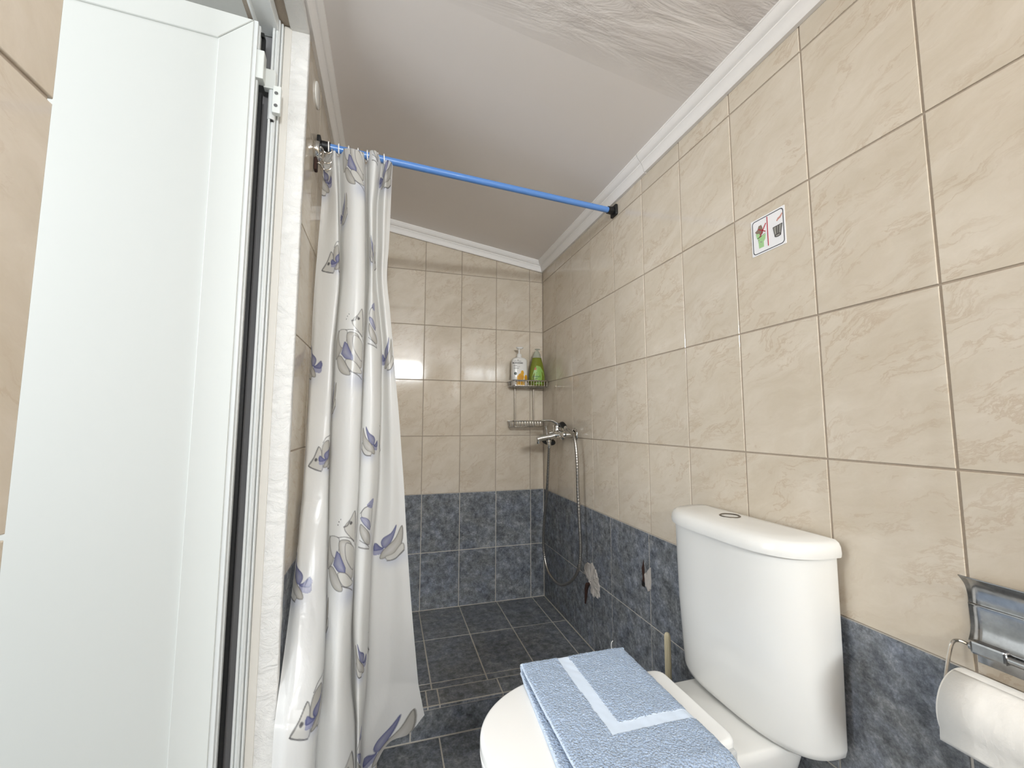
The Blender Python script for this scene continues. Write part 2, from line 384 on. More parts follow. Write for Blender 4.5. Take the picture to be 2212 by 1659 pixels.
B().box(XL, -.002, YLIP-.0018, YLIP+.0035, ZS-.010, ZS+.0006, .0006).build('kerb_edge', 'grout_blue', shf)
# ------------------------------------------------------------------ cornice (extruded moulding, mitred in the corners)
PROF = [(0, 0), (.010, -.001), (.0125, .003), (.014, .010), (.0165, .019), (.021, .0255), (.0225, .027), (.0225, .0305), (.0275, .032), (.0315, .036), (.036, .043), (.0385, .049), (.040, .050), (.040, .0585), (0, .0585)]
def cornice(name, ends):
    b = B(); b.loft(ends, cap=True, smooth=False); o = struct(b.build(name, 'cornice')); 
    for p in o.data.polygons: p.use_smooth = True
    bm = bmesh.new(); bm.from_mesh(o.data)
    for e in bm.edges:
        if len(e.link_faces) == 2 and e.calc_face_angle(0) > R(28): e.smooth = False
    bm.to_mesh(o.data); bm.free()
lift = lambda d, x: TAN*(-x)
cornice('trim_1', [[(-d, -d, CZ0+h+TAN*d) for d, h in PROF], [(-d, -1.026, CZ0+h+TAN*d) for d, h in PROF]])
cornice('trim_2', [[(-d-.0006, -1.028, CZ0+h+TAN*d+.001) for d, h in PROF], [(-d-.0006, YF, CZ0+h+TAN*d+.001) for d, h in PROF]])
cornice('trim_3', [[(-d, -d, CZ0+h+TAN*d) for d, h in PROF], [(XL+d, -d, CZ0+h+TAN*(-XL-d)) for d, h in PROF]])
cornice('trim_4', [[(XL+d, -d, CZ0+h+TAN*(-XL-d)) for d, h in PROF], [(XL+d, YF, CZ0+h+TAN*(-XL-d)) for d, h in PROF]])

# ------------------------------------------------------------------ doorway: plastered reveal, aluminium frame, outward-opened leaf
def rough_box(name, x0, x1, y0, y1, z0, z1, n=(4, 3, 60), amp=.0016):
    bm = bmesh.new(); bmesh.ops.create_cube(bm, size=1)
    for v in bm.verts: v.co = Vector(((x0+x1)/2 + v.co.x*(x1-x0), (y0+y1)/2 + v.co.y*(y1-y0), (z0+z1)/2 + v.co.z*(z1-z0)))
    bmesh.ops.bevel(bm, geom=bm.edges[:], offset=.003, segments=2, profile=.5, affect='EDGES')
    ax = 2 if (z1-z0) > (y1-y0) else 1
    lo, hi = ((z0, z1), (y0, y1))[ax == 1]
    m = n[2]
    for k in range(1, m):
        c = lo + (hi-lo)*k/m; co = [0, 0, 0]; no = [0, 0, 0]; co[ax] = c; no[ax] = 1
        bmesh.ops.bisect_plane(bm, geom=bm.verts[:]+bm.edges[:]+bm.faces[:], plane_co=co, plane_no=no)
    for v in bm.verts:
        p = v.co*38; v.co += Vector((noise.noise(p), noise.noise(p+Vector((9, 1, 4))), 0))*amp
    me = bpy.data.meshes.new(name); bm.to_mesh(me); bm.free()
    me.polygons.foreach_set('use_smooth', [True]*len(me.polygons))
    return struct(link(name, me, 'plaster'))
rough_box('trim_5', XL-.041, XL+.0035, -1.098, -1.080, 0, 2.062)
rough_box('trim_6', XL-.041, XL+.0035, -1.864, -1.092, 2.054, 2.070, amp=.0012)
rough_box('trim_7', XL-.041, XL-.006, -1.890, -1.870, 0, 2.062, amp=.0005)
fj = struct(B().box(XL-.055, XL-.038, -1.1005, -1.080, 0, 2.060, .0015).build('trim_8', 'sealant'))
struct(B().box(XL-.141, XL-.074, -1.0965, -1.093, 0, 2.060).build('trim_12', simple('grey_sealed_edge', (128, 127, 128), .8, nstr=.1)))
# frame: jambs and head, stepped profile
def frame_bar(name, z0, z1, y, s):
    b = B(); yy = lambda a, c: (min(y+s*a, y+s*c), max(y+s*a, y+s*c))
    b.box(XL-.0595, XL-.0555, *yy(-.004, .012), z0, z1, .0008)
    b.box(XL-.071, XL-.0605, *yy(0, .022), z0, z1, .002)
    b.box(XL-.068, XL-.063, *yy(.021, .025), z0, z1, .001)
    b.box(XL-.074, XL-.069, *yy(.016, .030), z0, z1, .001)
    return struct(b.build(name, 'framewhite'))
frame_bar('trim_9', 0, 2.056, -1.098, -1); frame_bar('trim_10', 0, 2.056, -1.872, 1)
b = B(); b.box(XL-.112, XL-.063, -1.866, -1.098, 2.022, 2.056, .002).box(XL-.112, XL-.106, -1.83, -1.13, 2.012, 2.024, .001)
struct(b.build('trim_11', 'framewhite'))
# leaf, hinged at the far jamb and swung outdoors by ~95 degrees
HX, HY = XL-.092, -1.163
dr = struct(thing('door_1', None, None, (HX, HY, 0))); dr.rotation_euler = (0, 0, R(3.6))
# local frame: leaf runs along -x, visible face at y=0, thickness towards +y
LW, LT, LH, ST = .745, .040, 2.000, .082
lb = B(); lb.box(-LW, -.004, .006, LT-.006, .012, LH-.012); lb.build('leaf_core', 'framewhite', dr)
gq = .0007
def mitre(name, quad):                          # frame member of the leaf, face bevelled at the inside edge
    cx = sum(q[0] for q in quad)/4; czz = sum(q[1] for q in quad)/4
    a = inset(quad, gq); i1 = inset(quad, .002); V = [(x, LT, z) for x, z in a] + [(x, .0015, z) for x, z in a] + [(x, 0, z) for x, z in i1]
    F = [[i, (i+1) % 4, 4+(i+1) % 4, 4+i] for i in range(4)] + [[4+i, 4+(i+1) % 4, 8+(i+1) % 4, 8+i] for i in range(4)] + [[8, 9, 10, 11], [3, 2, 1, 0]]
    b = B(); b.add(V, F); return b.build(name, 'lacquer', dr)
gq = .0007
mitre('stile', [(-.012, .012), (-.012, LH), (-ST, LH-ST+.012), (-ST, .012+ST)])
mitre('stile', [(-LW, .012), (-ST-LW+2*ST, .012+ST), (-LW+ST, LH-ST+.012), (-LW, LH)])
mitre('rail', [(-.012, LH), (-LW, LH), (-LW+ST, LH-ST+.012), (-ST, LH-ST+.012)])
mitre('rail', [(-.012, .012), (-ST, .012+ST), (-LW+ST, .012+ST), (-LW, .012)])
B().box(-LW+ST-.006, -ST+.006, .0045, LT-.006, .012+ST-.006, LH-ST+.018).build('door_panel', 'lacquer', dr)
B().box(-.013, -.004, .002, .012, .012, LH, .001).box(-.013, -.001, .014, .026, .012, LH, .001).build('edge_profile', 'framewhite', dr)
B().box(-.010, .006, .026, .040, .02, 1.838, .001).box(-.010, .006, .026, .040, 1.92, 1.985, .001).box(-.012, .006, .018, .040, 1.978, 1.988, .001).build('gasket', 'black', dr)
B().box(-.012, -.006, .020, .026, .02, 1.985).build('groove_strip', 'framewhite', dr)
def hinge(z):
    h = B().box(-.006, .012, .004, .030, z+.018, z+.090, .002).build('hinge', 'lacquer', dr)
    B().box(.008, .034, .028, .046, z+.016, z+.066, .002).build('hinge_knuckle', 'lacquer', h)
    B().lathe([(.0085, z-.060), (.0085, z+.016)], (.026, .040, 0), n=16).build('hinge_pin', 'framewhite', h)
    B().lathe([(.006, z-.064), (.006, z-.058)], (.026, .040, 0), n=14).build('pin_cap', 'black', h)
    B().box(.030, .048, .022, .036, z-.048, z+.022, .002).build('hinge_plate', 'lacquer', h)
    for dz in (-.030, .002):
        B().lathe([(.0042, -.0015), (.0042, .0006), (.002, .0006), (.002, -.001)], (.038, .0222, z+dz), axis='y', n=12).build('screw', 'chrome_worn', h)
hinge(1.84); hinge(.19)
# outdoors beyond the door
out = struct(B().box(-3.4, XL-.14, -.35, -.25, -.2, 2.9).build('wall_outer', 'greyplaster'))
struct(B().box(-4.5, XL-.14, -5, -.25, -.25, -.06).build('floor_outer', 'greyplaster'))
struct(B().box(-2.6, XL-.14, -2.1, -.25, 2.62, 2.74).build('ceiling_outer', 'outwhite'))

# ------------------------------------------------------------------ close-coupled toilet
TY = -1.420
T0 = Vector((-.33, TY, 0))
toilet = thing('toilet', 'white ceramic toilet with closed lid and cistern standing against the tiled right wall', 'toilet', T0)
def sup(cx, cy, a, b, z, n=2.4, N=56):
    r = []
    for k in range(N):
        t = 2*math.pi*k/N; c, s = math.cos(t), math.sin(t)
        r.append((cx + a*math.copysign(abs(c)**(2/n), c), cy + b*math.copysign(abs(s)**(2/n), s), z))
    return r
def lid_outline(z, grow=0.0, N=40, back=-.200, cx=-.44, a=.223, wmax=.172, wb=.118, rc=.022):
    # plan of seat and lid: straight back edge with small round corners, swelling to wmax, elliptic nose
    half = []
    for k in range(N+1):
        t = math.pi/2*k/N; half.append((cx - (a+grow)*math.sin(math.pi/2-t), (wmax+grow)*math.sin(t) if k < N else wmax+grow))
    M_ = 14
    for k in range(1, M_+1):
        t = k/M_; x = cx + (back-rc+grow-cx)*t; s = t*t*(3-2*t); half.append((x, wmax+grow - (wmax-wb)*s*(.72+.28*t)))
    x0, w0 = half[-1]
    for k in range(1, 6):
        t = math.pi/2*k/5; half.append((x0 + rc*math.sin(t), w0 - rc*(1-math.cos(t))))
    pts = [(x, TY+y, z) for x, y in half] + [(x, TY-y, z) for x, y in half[::-1]]
    return pts
def lid_rings(z0, z1, e=.008):
    rings = [lid_outline(z0, -.004), lid_outline(z0+.002, 0)]
    for k in range(6):
        t = math.pi/2*k/5; rings.append(lid_outline(z1-e+e*math.sin(t), -e*(1-math.cos(t))))
    c = Vector((-.43, TY, 0))
    for f, dz in ((.75, .0025), (.4, .004), (.05, .0045)):
        rings.append([(c.x+(x-c.x)*f, c.y+(y-c.y)*f, z1+dz) for x, y, z in lid_outline(z1, -e)])
    return rings
# pan
rings = [sup(-.335, TY, .235, .105, 0), sup(-.335, TY, .238, .108, .02), sup(-.33, TY, .215, .095, .10), sup(-.345, TY, .215, .100, .20), sup(-.385, TY, .235, .135, .30),
         sup(-.42, TY, .235, .158, .35), sup(-.432, TY, .225, .167, .385), sup(-.432, TY, .223, .167, .405), sup(-.432, TY, .219, .163, .411)]
B(T0).loft(rings).build('pan', 'ceramic', toilet, sharp=60)
dk = [sup(-.140, TY, .112, .090, .30, 5), sup(-.140, TY, .120, .108, .36, 6), sup(-.140, TY, .124, .117, .400, 7), sup(-.140, TY, .122, .115, .414, 7), sup(-.140, TY, .116, .109, .417, 7)]
B(T0).loft(dk).build('rear_deck', 'ceramic', toilet, sharp=60)
B(T0).loft([lid_outline(.411, -.006), lid_outline(.413, -.002), lid_outline(.425, 0), lid_outline(.428, -.003)]).build('seat', 'lidplastic', toilet, sharp=50)
B(T0).loft(lid_rings(.430, .4525)).build('seat_lid', 'lidplastic', toilet, sharp=50)
for s in (-1, 1):
    hb = B(T0).lathe([(.007, -.018), (.008, -.014), (.008, .014), (.007, .018)], (-.196, TY+s*.070, .428), axis='y', n=16).build('seat_hinge', 'lidplastic', toilet)
    B(T0).lathe([(.007, .415), (.007, .428)], (-.196, TY+s*.070, 0), n=12).build('hinge_post', 'chrome', hb)
B(T0).box(-.226, -.212, TY-.127, TY-.116, .418, .440, .004).build('hinge_cover', clear_plastic('clear_white_plastic', (238, 240, 240), .3), toilet)
# cistern: flat back, bowed front, tapering a little downwards
def dshape(yc, w, d, z, n=3.4, bow=.02, xb=-.016, N=60):
    r = [(xb, yc+w*.985, z)]
    for k in range(N+1):
        t = math.pi*k/N; c, q = math.cos(t), abs(math.sin(t))
        r.append((xb-.006-(d-.006)*q**(2/n)*((1-bow)+bow*q*q), yc+w*math.copysign(abs(c)**(2/n), c), z))
    r.append((xb, yc-w*.985, z)); return r
CY = -1.421
cr = [dshape(CY, .160, .088, .4195, 3), dshape(CY, .172, .100, .421, 3), dshape(CY, .181, .109, .428, 3), dshape(CY, .184, .113, .440, 3), dshape(CY-.002, .185, .121, .60), dshape(CY-.004, .184, .129, .787)]
B(T0).loft(cr).build('cistern', 'ceramic', toilet, sharp=50)
LY = CY-.006
lr = [dshape(LY, .186, .130, .7855), dshape(LY, .1915, .138, .787), dshape(LY, .1925, .139, .794), dshape(LY, .1915, .137, .805), dshape(LY, .188, .133, .8125), dshape(LY, .181, .126, .817),
      dshape(LY, .145, .104, .8205, xb=-.026), dshape(LY, .06, .060, .823, xb=-.045)]
cl_ = B(T0).loft(lr).build('cistern_lid', 'ceramic', toilet, sharp=50)
bt = B(T0).lathe([(.0225, .815), (.0225, .8240), (.0210, .8250), (.0190, .8240), (.018, .8230), (.001, .8227)], (-.074, CY+.012, 0), n=32).build('flush_button', simple('dulled_chrome', (128, 122, 114), .35, 1.0), toilet)
B(T0).tube([(-.035, CY-.045, .06), (-.035, CY-.045, .25), (-.037, CY-.02, .35), (-.038, CY+.008, .424)], .008, 10).build('supply_hose', 'pipe', toilet)

# ------------------------------------------------------------------ folded towel on the lid
def towel():
    x0, x1 = -.529, -.260; base = .4575
    nx, nl = 110, 210
    L1 = .425; th = .0045; lev = .0115
    # path along the length: top layer from its near hem, over the far fold, back under
    def path(l, u, layer):
        y = -1.240 - l*L1; z = base + .0040 + (lev if layer == 0 else 0)
        if layer == 0: z -= .004*max(0, (u-.8))*5*.4
        # near end hangs over the edge of the lid and curls
        edge = -1.578
        if y < edge:
            d = edge - y; z -= d*d*9 + .3*d*(1 if layer else .55); y = edge - d*.85
        return y, z
    V = []; Fc = []; band = []
    prof = []
    ns = 150
    for i in range(ns): prof.append((0, 1 - i/(ns-1)))
    nf = 14
    tot = prof + [('f', k/(nf+1)) for k in range(1, nf+1)] + [(1, i/(ns-1)) for i in range(ns)]
    for (a, t) in tot:
        for j in range(nx+1):
            u = j/nx; x = x0 + (x1-x0)*u
            if a == 'f':
                yt, zt = path(0, u, 0); yb, zb = path(0, u, 1); r = (zt-zb)/2; ang = math.pi*t
                y = yt + r*1.3*math.sin(ang); z = (zt+zb)/2 + r*math.cos(ang); l = 0; lay = 0
            else:
                l = t; lay = a; y, z = path(l*(1.0 if a == 0 else .955), u, a)
            # left hems: under layer creeps out to the left as it comes nearer; gentle waviness
            if a == 1: x -= (.004 + .030*l)*(1-u)**3
            else: x += (-.012*l + .010*l*l)*(1-u)**2
            x += .0022*noise.noise(Vector((y*14, lay*5.0 if a != 'f' else 0, 1)))
            z += .0016*noise.noise(Vector((x*16, y*16, 2))) + .0010*noise.noise(Vector((x*60, y*60, 5)))
            if u < .04 and a == 0: z -= .003*(1-u/.04)
            if u > .96 and a == 0: z -= .004*((u-.96)/.04)
            bx = 0.0
            if a == 0 or a == 'f':
                Y = y if a == 0 else -1.240
                v1 = (x > -.440 and x < -.409 and Y > -1.494); v2 = (x > -.440 and Y < -1.466 and Y > -1.494)
                if v1 or v2: bx = 1.0
                if l > .955: bx = 1.0
                if u < .012: bx = .8
            elif u < .012: bx = .8
            z -= .0012*bx
            if bx < .5:
                z += .0011*noise.noise(Vector((x*420, y*420, lay*3.0)))
                x += .0008*noise.noise(Vector((x*300, y*300, 7.0))); y += .0008*noise.noise(Vector((x*300, y*300, 11.0)))
            V.append((x, y, z)); band.append(bx)
    W_ = nx+1
    for i in range(len(tot)-1):
        for j in range(nx): Fc.append((i*W_+j, i*W_+j+1, (i+1)*W_+j+1, (i+1)*W_+j))
    org = Vector((-.40, -1.40, base))
    me = mesh('towel', [Vector(v)-org for v in V], Fc, True)
    at = me.attributes.new('band', 'FLOAT', 'POINT'); at.data.foreach_set('value', band)
    me.flip_normals()
    o = link('towel', me, 'towel'); o.location = org
    o['label'] = 'light blue terry towel with a woven band, folded on the closed toilet lid'; o['category'] = 'towel'
    m = o.modifiers.new('thickness', 'SOLIDIFY'); m.thickness = .0042; m.offset = -1
    B(org).tube(catmull([(-.292, -1.238, .4745), (-.291, -1.234, .482), (-.288, -1.231, .489), (-.284, -1.231, .492)], 5), .0005, 6).build('loose_thread', 'paper', o)
    return o
towel()

# ------------------------------------------------------------------ toilet brush behind the pan
tb = thing('toilet_brush', 'cream toilet brush with ribbed handle in a pot behind the toilet', 'toilet brush', (-.075, -1.163, 0))
hb = B((-.075, -1.163, 0)); n = 36; rr = []
for z, r in ((.11, .009), (.44, .0078), (.446, .0072), (.451, .005), (.453, .001)):
    rr.append([(-.075 + r*(1+.09*(1 if k % 3 else -1))*math.cos(2*math.pi*k/n), -1.163 + r*(1+.09*(1 if k % 3 else -1))*math.sin(2*math.pi*k/n), z) for k in range(n)])
hb.loft(rr).build('handle', 'cream', tb)
B((-.075, -1.163, 0)).lathe([(.045, 0), (.048, .005), (.042, .11), (.046, .125), (.040, .125), (.036, .11), (.038, .02)], (-.075, -1.163, 0), n=28).build('pot', 'cream', tb)

# ------------------------------------------------------------------ toilet paper holder and roll on the right wall
H0 = Vector((0, -1.84, .72))
ph = thing('toilet_paper_holder', 'spotted chrome toilet paper holder with curved cover on the right wall', 'paper holder', H0)
pr_ = [(-.0225, .814), (-.0140, .806), (-.0075, .797), (-.0040, .785), (-.0030, .774), (-.0050, .772), (-.0042, .768), (-.0030, .750), (-.0035, .738), (-.0075, .727), (-.0120, .720)]
prof = catmull([(x, 0, z) for x, z in pr_], 4)
cov = [[(p.x, y, p.z) for p in prof] for y in (-1.788, -1.802, -1.86, -1.9085, -1.922)]
b = B(H0); b.loft(cov, cap=False, close=False)
cv = b.build('cover', 'chrome_worn', ph, sharp=60); sm = cv.modifiers.new('thickness', 'SOLIDIFY'); sm.thickness = .0012; sm.offset = 0
B(H0).box(-.0016, -.0002, -1.792, -1.918, .690, .745, .0004).build('back_plate', 'chrome_worn', ph)
for y in (-1.812, -1.898):
    B(H0).box(-.021, -.001, y-.019, y+.019, .706, .724, .003).build('hinge_block', 'chrome_worn', ph)
B(H0).tube([(-.0135, -1.79, .7135), (-.0135, -1.92, .7135)], .0052, 14).build('bar', 'chrome_worn', ph)
def arm(y, s):
    pts = catmull([(-.012, y+s*.000, .7135), (-.018, y+s*.008, .716), (-.028, y+s*.010, .712), (-.040, y+s*.010, .69), (-.052, y+s*.010, .655), (-.053, y+s*.009, .642), (-.053, y, .640), (-.053, y-s*.03, .640)], 5)
    B(H0).tube(pts, .0024, 8).build('wire_arm', 'wire', ph)
arm(-1.787, 1); arm(-1.923, -1)
RC = Vector((-.053, -1.792, .640))
rl = thing('toilet_roll', 'white toilet paper roll hanging on the wire arm of the chrome holder', 'toilet roll', RC)
b = B(RC); N = 64; rings = []
for y, rf in ((-1.7925, .985), (-1.794, 1), (-1.82, 1.0), (-1.85, 1.0), (-1.89, 1.0), (-1.9165, 1.0), (-1.918, .985)):
    rings.append([(RC.x + math.cos(2*math.pi*k/N)*.0505*rf*(1+.006*noise.noise(Vector((math.cos(2*math.pi*k/N)*2, math.sin(2*math.pi*k/N)*2, y*22)))), y, RC.z + math.sin(2*math.pi*k/N)*.0505*rf) for k in range(N)])
inn = [[(RC.x + math.cos(2*math.pi*k/N)*.021, y, RC.z + math.sin(2*math.pi*k/N)*.021) for k in range(N)] for y in (-1.918, -1.7925)]
b.loft([inn[1]]+rings+[inn[0], inn[1]], cap=False); b.build('paper', 'paper', rl, sharp=50)
b = B(RC); tail = []
for k in range(14):
    a = R(100) + R(96)*k/13; r = .0513
    tail.append((RC.x + math.cos(a)*r, RC.z + math.sin(a)*r))
tail += [(RC.x-.0505, RC.z-.030-.004*k) for k in range(2)]
b.loft([[(x, y, z) for x, z in tail] for y in (-1.795, -1.835, -1.875, -1.9155)], cap=False, close=False)
t_ = b.build('loose_sheet', 'paper', rl); sm = t_.modifiers.new('thickness', 'SOLIDIFY'); sm.thickness = .0006
cb = B(RC); cb.loft([[(RC.x + math.cos(2*math.pi*k/24)*rr_, y, RC.z + math.sin(2*math.pi*k/24)*rr_) for k in range(24)] for rr_, y in ((.0208, -1.7935), (.0208, -1.917), (.0196, -1.917), (.0196, -1.7935))], cap=False).build('core', simple('grey_cardboard', (168, 158, 144), .9), rl)

# ------------------------------------------------------------------ notice on the right wall
S0 = Vector((-.0008, -1.486, 1.483))
sg = thing('wall_notice', 'small square white notice with crossed toilet and bin pictures on the right wall', 'sign', S0)
C_ = lambda n_, c_, r_=.5: simple('print_'+n_, c_, r_, nscale=5)
B(S0).box(-.0012, -.0002, -1.531, -1.441, 1.4385, 1.5275).build('card', C_('white', (240, 240, 242)), sg)
def flat(name, polys, mat, lvl=.0014):           # print: thin shapes on the card, p in card units (0..1 to the right, 0..1 upwards)
    b = B(S0)
    for P in polys:
        n = len(P); V = [(-lvl, -1.441-.09*x, 1.4385+.089*z) for x, z in P] + [(-.0011, -1.441-.09*x, 1.4385+.089*z) for x, z in P]
        b.add(V, [list(range(n)), [2*n-1-k for k in range(n)]] + [[k, (k+1) % n, n+(k+1) % n, n+k] for k in range(n)])
    return b.build(name, mat, sg)
def rrect(i, r, n=6):
    out = []
    for cx, cz_, a0 in ((1-i-r, 1-i-r, 0), (i+r, 1-i-r, 90), (i+r, i+r, 180), (1-i-r, i+r, 270)):
        out += [(cx+r*math.cos(R(a0+90*k/n)), cz_+r*math.sin(R(a0+90*k/n))) for k in range(n+1)]
    return out
oA, oB = rrect(.035, .085), rrect(.055, .07); n = len(oA)
flat('border', [[oA[k], oA[(k+1) % n], oB[(k+1) % n], oB[k]] for k in range(n)], C_('charcoal', (52, 56, 64)))
def bar(p, q, w):
    d = Vector((q[0]-p[0], q[1]-p[1])).normalized(); m = Vector((-d.y, d.x))*w/2
    return [(p[0]+m.x, p[1]+m.y), (q[0]+m.x, q[1]+m.y), (q[0]-m.x, q[1]-m.y), (p[0]-m.x, p[1]-m.y)]
red = C_('red', (176, 34, 56)); grn = C_('green', (168, 208, 150)); gry = C_('grey', (150, 148, 142)); drk = C_('dark', (42, 40, 40)); pnk = C_('pink', (206, 150, 138)); tan = C_('brown', (136, 118, 104))
flat('divider', [bar((.50, .93), (.50, .14), .022)], red, .0017)
flat('toilet_drawing', [[(.14, .60), (.30, .60), (.32, .47), (.17, .45)], [(.19, .47), (.44, .50), (.42, .37), (.37, .31), (.37, .17), (.22, .17), (.21, .32)]], grn)
flat('waste_drawing', [[(.12, .66), (.20, .70), (.24, .79), (.32, .79), (.35, .70), (.36, .55), (.28, .50), (.24, .58), (.16, .60)]], tan, .0016)
flat('toilet_line', [bar((.24, .48), (.44, .52), .012), [(.20, .42), (.24, .40), (.22, .38)], [(.26, .35), (.32, .33), (.30, .30)]], gry, .0018)
flat('cross', [bar((.26, .47), (.46, .78), .022), bar((.23, .70), (.44, .56), .022)], red, .0020)
flat('hand_drawing', [[(.76, .69), (.80, .75), (.86, .77), (.93, .84), (.94, .80), (.88, .72), (.82, .70), (.78, .67)]], pnk)
flat('bin_drawing', [[(.66, .55), (.92, .56), (.86, .27), (.70, .28)]], gry)
flat('bin_line', [bar((.66, .55), (.92, .56), .012), bar((.755, .55), (.765, .33), .014), bar((.82, .55), (.81, .33), .014), bar((.66, .55), (.71, .28), .012), bar((.92, .56), (.86, .27), .012),
                  *[bar((.785+.085*math.cos(R(30*k)), .30+.035*math.sin(R(30*k))), (.785+.085*math.cos(R(30*k+30)), .30+.035*math.sin(R(30*k+30))), .014) for k in range(12)]], drk, .0018)

# ------------------------------------------------------------------ broken patches in the blue wall tiles
def wall_patch(name, P, mat, h=.004, n=3):
    c = (sum(p[0] for p in P)/len(P), sum(p[1] for p in P)/len(P)); V = []; m = len(P)
    for k, f in enumerate((1.0, .93, .75, .5, .2)):
        for p in P:
            y, z = c[0]+(p[0]-c[0])*f, c[1]+(p[1]-c[1])*f
            V.append((.0005 - (0 if k == 0 else h*(.5+.9*noise.noise(Vector((y*70, z*70, k))))), y, z))
    F = [[r*m+i, r*m+(i+1) % m, (r+1)*m+(i+1) % m, (r+1)*m+i] for r in range(4) for i in range(m)] + [[4*m+i for i in range(m)]]
    b = B(); b.add(V, F); return b.build(name, mat, wr)
def dense(P, k=4, j=.006):
    out = []
    for i in range(len(P)):
        p, q = P[i], P[(i+1) % len(P)]
        for t in range(k): out.append((p[0]+(q[0]-p[0])*t/k+random.uniform(-j, j), p[1]+(q[1]-p[1])*t/k+random.uniform(-j, j)))
    return out
wall_patch('torn_plaster_patch', dense([(-.529, .444), (-.496, .411), (-.49, .391), (-.516, .376), (-.537, .36), (-.562, .351), (-.555, .321), (-.585, .319), (-.624, .323), (-.63, .349), (-.635, .373), (-.622, .403), (-.599, .431), (-.575, .446)]), 'patch', .007)
B().tube([(-.002, -.546, .357), (-.007, -.534, .350), (-.005, -.520, .326), (-.003, -.512, .29), (-.002, -.502, .259)], [.004, .009, .008, .006, .003], 7).build('broken_pipe_stub', 'rust', wr)
wall_patch('chipped_hole', dense([(-.946, .578), (-.932, .55), (-.930, .49), (-.948, .488), (-.950, .535)], 3, .002), 'rust', .0015)
wall_patch('filler_patch', dense([(-.948, .53), (-.966, .548), (-.984, .565), (-.985, .495), (-.967, .480), (-.950, .494)], 3, .003), 'patch', .003)
wall_patch('drill_hole', dense([(-.935, .505), (-.931, .49), (-.947, .487), (-.949, .503)], 3, .0015), 'hole', .0028)

# ------------------------------------------------------------------ text helper (built-in font, laid on a surface)
def text_mesh(body, size, extrude=0.0):
    cu = bpy.data.curves.new('t', 'FONT'); cu.body = body; cu.size = size; cu.align_x = 'CENTER'; cu.resolution_u = 3
    o = bpy.data.objects.new('t', cu); COL.objects.link(o); bpy.context.view_layer.update()
    me = bpy.data.meshes.new_from_object(o.evaluated_get(bpy.context.evaluated_depsgraph_get()))
    vs = [v.co.copy() for v in me.vertices]; fs = [list(p.vertices) for p in me.polygons]
    bpy.data.objects.remove(o); bpy.data.curves.remove(cu); bpy.data.meshes.remove(me)
    return vs, fs

# ------------------------------------------------------------------ corner wire caddy, two tiers
CAD = Vector((-.110, -.06, 1.0))
caddy = thing('shower_caddy', 'two tier chrome wire caddy in the corner above the shower mixer', 'shower caddy', CAD)
def tier(zt, zb, x0=-.214, x1=-.010, y0=-.116, y1=-.010, nv=13):
    def loop(z, i, r=.014):
        pts = []
        for cx, cy, a0 in ((x1-i-r, y1-i-r, 0), (x0+i+r, y1-i-r, 90), (x0+i+r, y0+i+r, 180), (x1-i-r, y0+i+r, 270)):
            pts += [Vector((cx+r*math.cos(R(a0+30*k)), cy+r*math.sin(R(a0+30*k)), z)) for k in range(4)]
        return pts + [pts[0], pts[1]]
    B(CAD).tube(loop(zt, 0), .0034, 8, False).build('rail', 'chrome', caddy)
    w = B(CAD); w.tube(loop(zb+.004, .004), .0018, 6, False)
    for k in range(nv):
        x = x0+.012 + (x1-x0-.024)*k/(nv-1)
        w.tube([(x, y0, zt), (x, y0+.003, zb+.003), (x, y0+.008, zb), (x, y1-.006, zb), (x, y1-.001, zb+.006), (x, y1, zt)], .0013, 5)
    for k in range(4):
        y = y0+.016 + (y1-y0-.032)*k/3
        w.tube([(x0, y, zt), (x0+.004, y, zb+.001), (x1-.004, y, zb+.001), (x1, y, zt)], .0013, 5)
    w.build('wire_basket', 'wire', caddy)
tier(1.262, 1.231); tier(1.046, 1.014)
for x in (-.171, -.062):
    B(CAD).tube([(x, -.010, 1.012), (x, -.010, 1.255)], .0042, 10).build('post', 'chrome', caddy)

# ------------------------------------------------------------------ bottles
def serings(spec, cx, cy, n=2.6, N=40):
    return [sup(cx, cy, a, b_, z, n, N) for z, a, b_ in spec]
def on_bottle(vs, cx, cy, z0, spec, n, lift=.0005, x0=0.0):
    out = []
    zs = [s_[0] for s_ in spec]
    for v in vs:
        z = z0 + v.y; a = np.interp(z, zs, [s_[1] for s_ in spec]); b_ = np.interp(z, zs, [s_[2] for s_ in spec])
        x = max(-.985, min(.985, (v.x+x0)/a)); y = cy - b_*(1-abs(x)**n)**(1/n) - lift
        out.append((cx+v.x+x0, y, z))
    return out
def subdiv_poly(P, k=4):
    out = []
    for i in range(len(P)):
        p, q = P[i], P[(i+1) % len(P)]
        out += [Vector((p[0]+(q[0]-p[0])*t/k, p[1]+(q[1]-p[1])*t/k, 0)) for t in range(k)]
    return out
BZ = 1.2345
# white pump bottle
wx, wy = -.163, -.063; WN = 3.2
WS = [(BZ, .040, .022), (BZ+.004, .0435, .0255), (BZ+.05, .0440, .026), (BZ+.135, .0425, .025), (BZ+.144, .0405, .024), (BZ+.151, .034, .021), (BZ+.155, .022, .017), (BZ+.156, .0135, .0135)]
w0 = Vector((wx, wy, BZ))
pump = thing('pump_bottle', 'white pump bottle with yellow print on the top tier of the wire caddy', 'bottle', w0)
wm = simple('white_bottle_plastic', (232, 231, 228), .22, nscale=5)
B(w0).loft(serings(WS, wx, wy, WN)).build('body', wm, pump, sharp=60)
B(w0).lathe([(.013, BZ+.154), (.0135, BZ+.156), (.0135, BZ+.172), (.011, BZ+.176), (.009, BZ+.178)], (wx, wy, 0), n=28).build('collar', wm, pump)
pu = B(w0).lathe([(.0042, BZ+.176), (.0042, BZ+.206)], (wx, wy, 0), n=14)
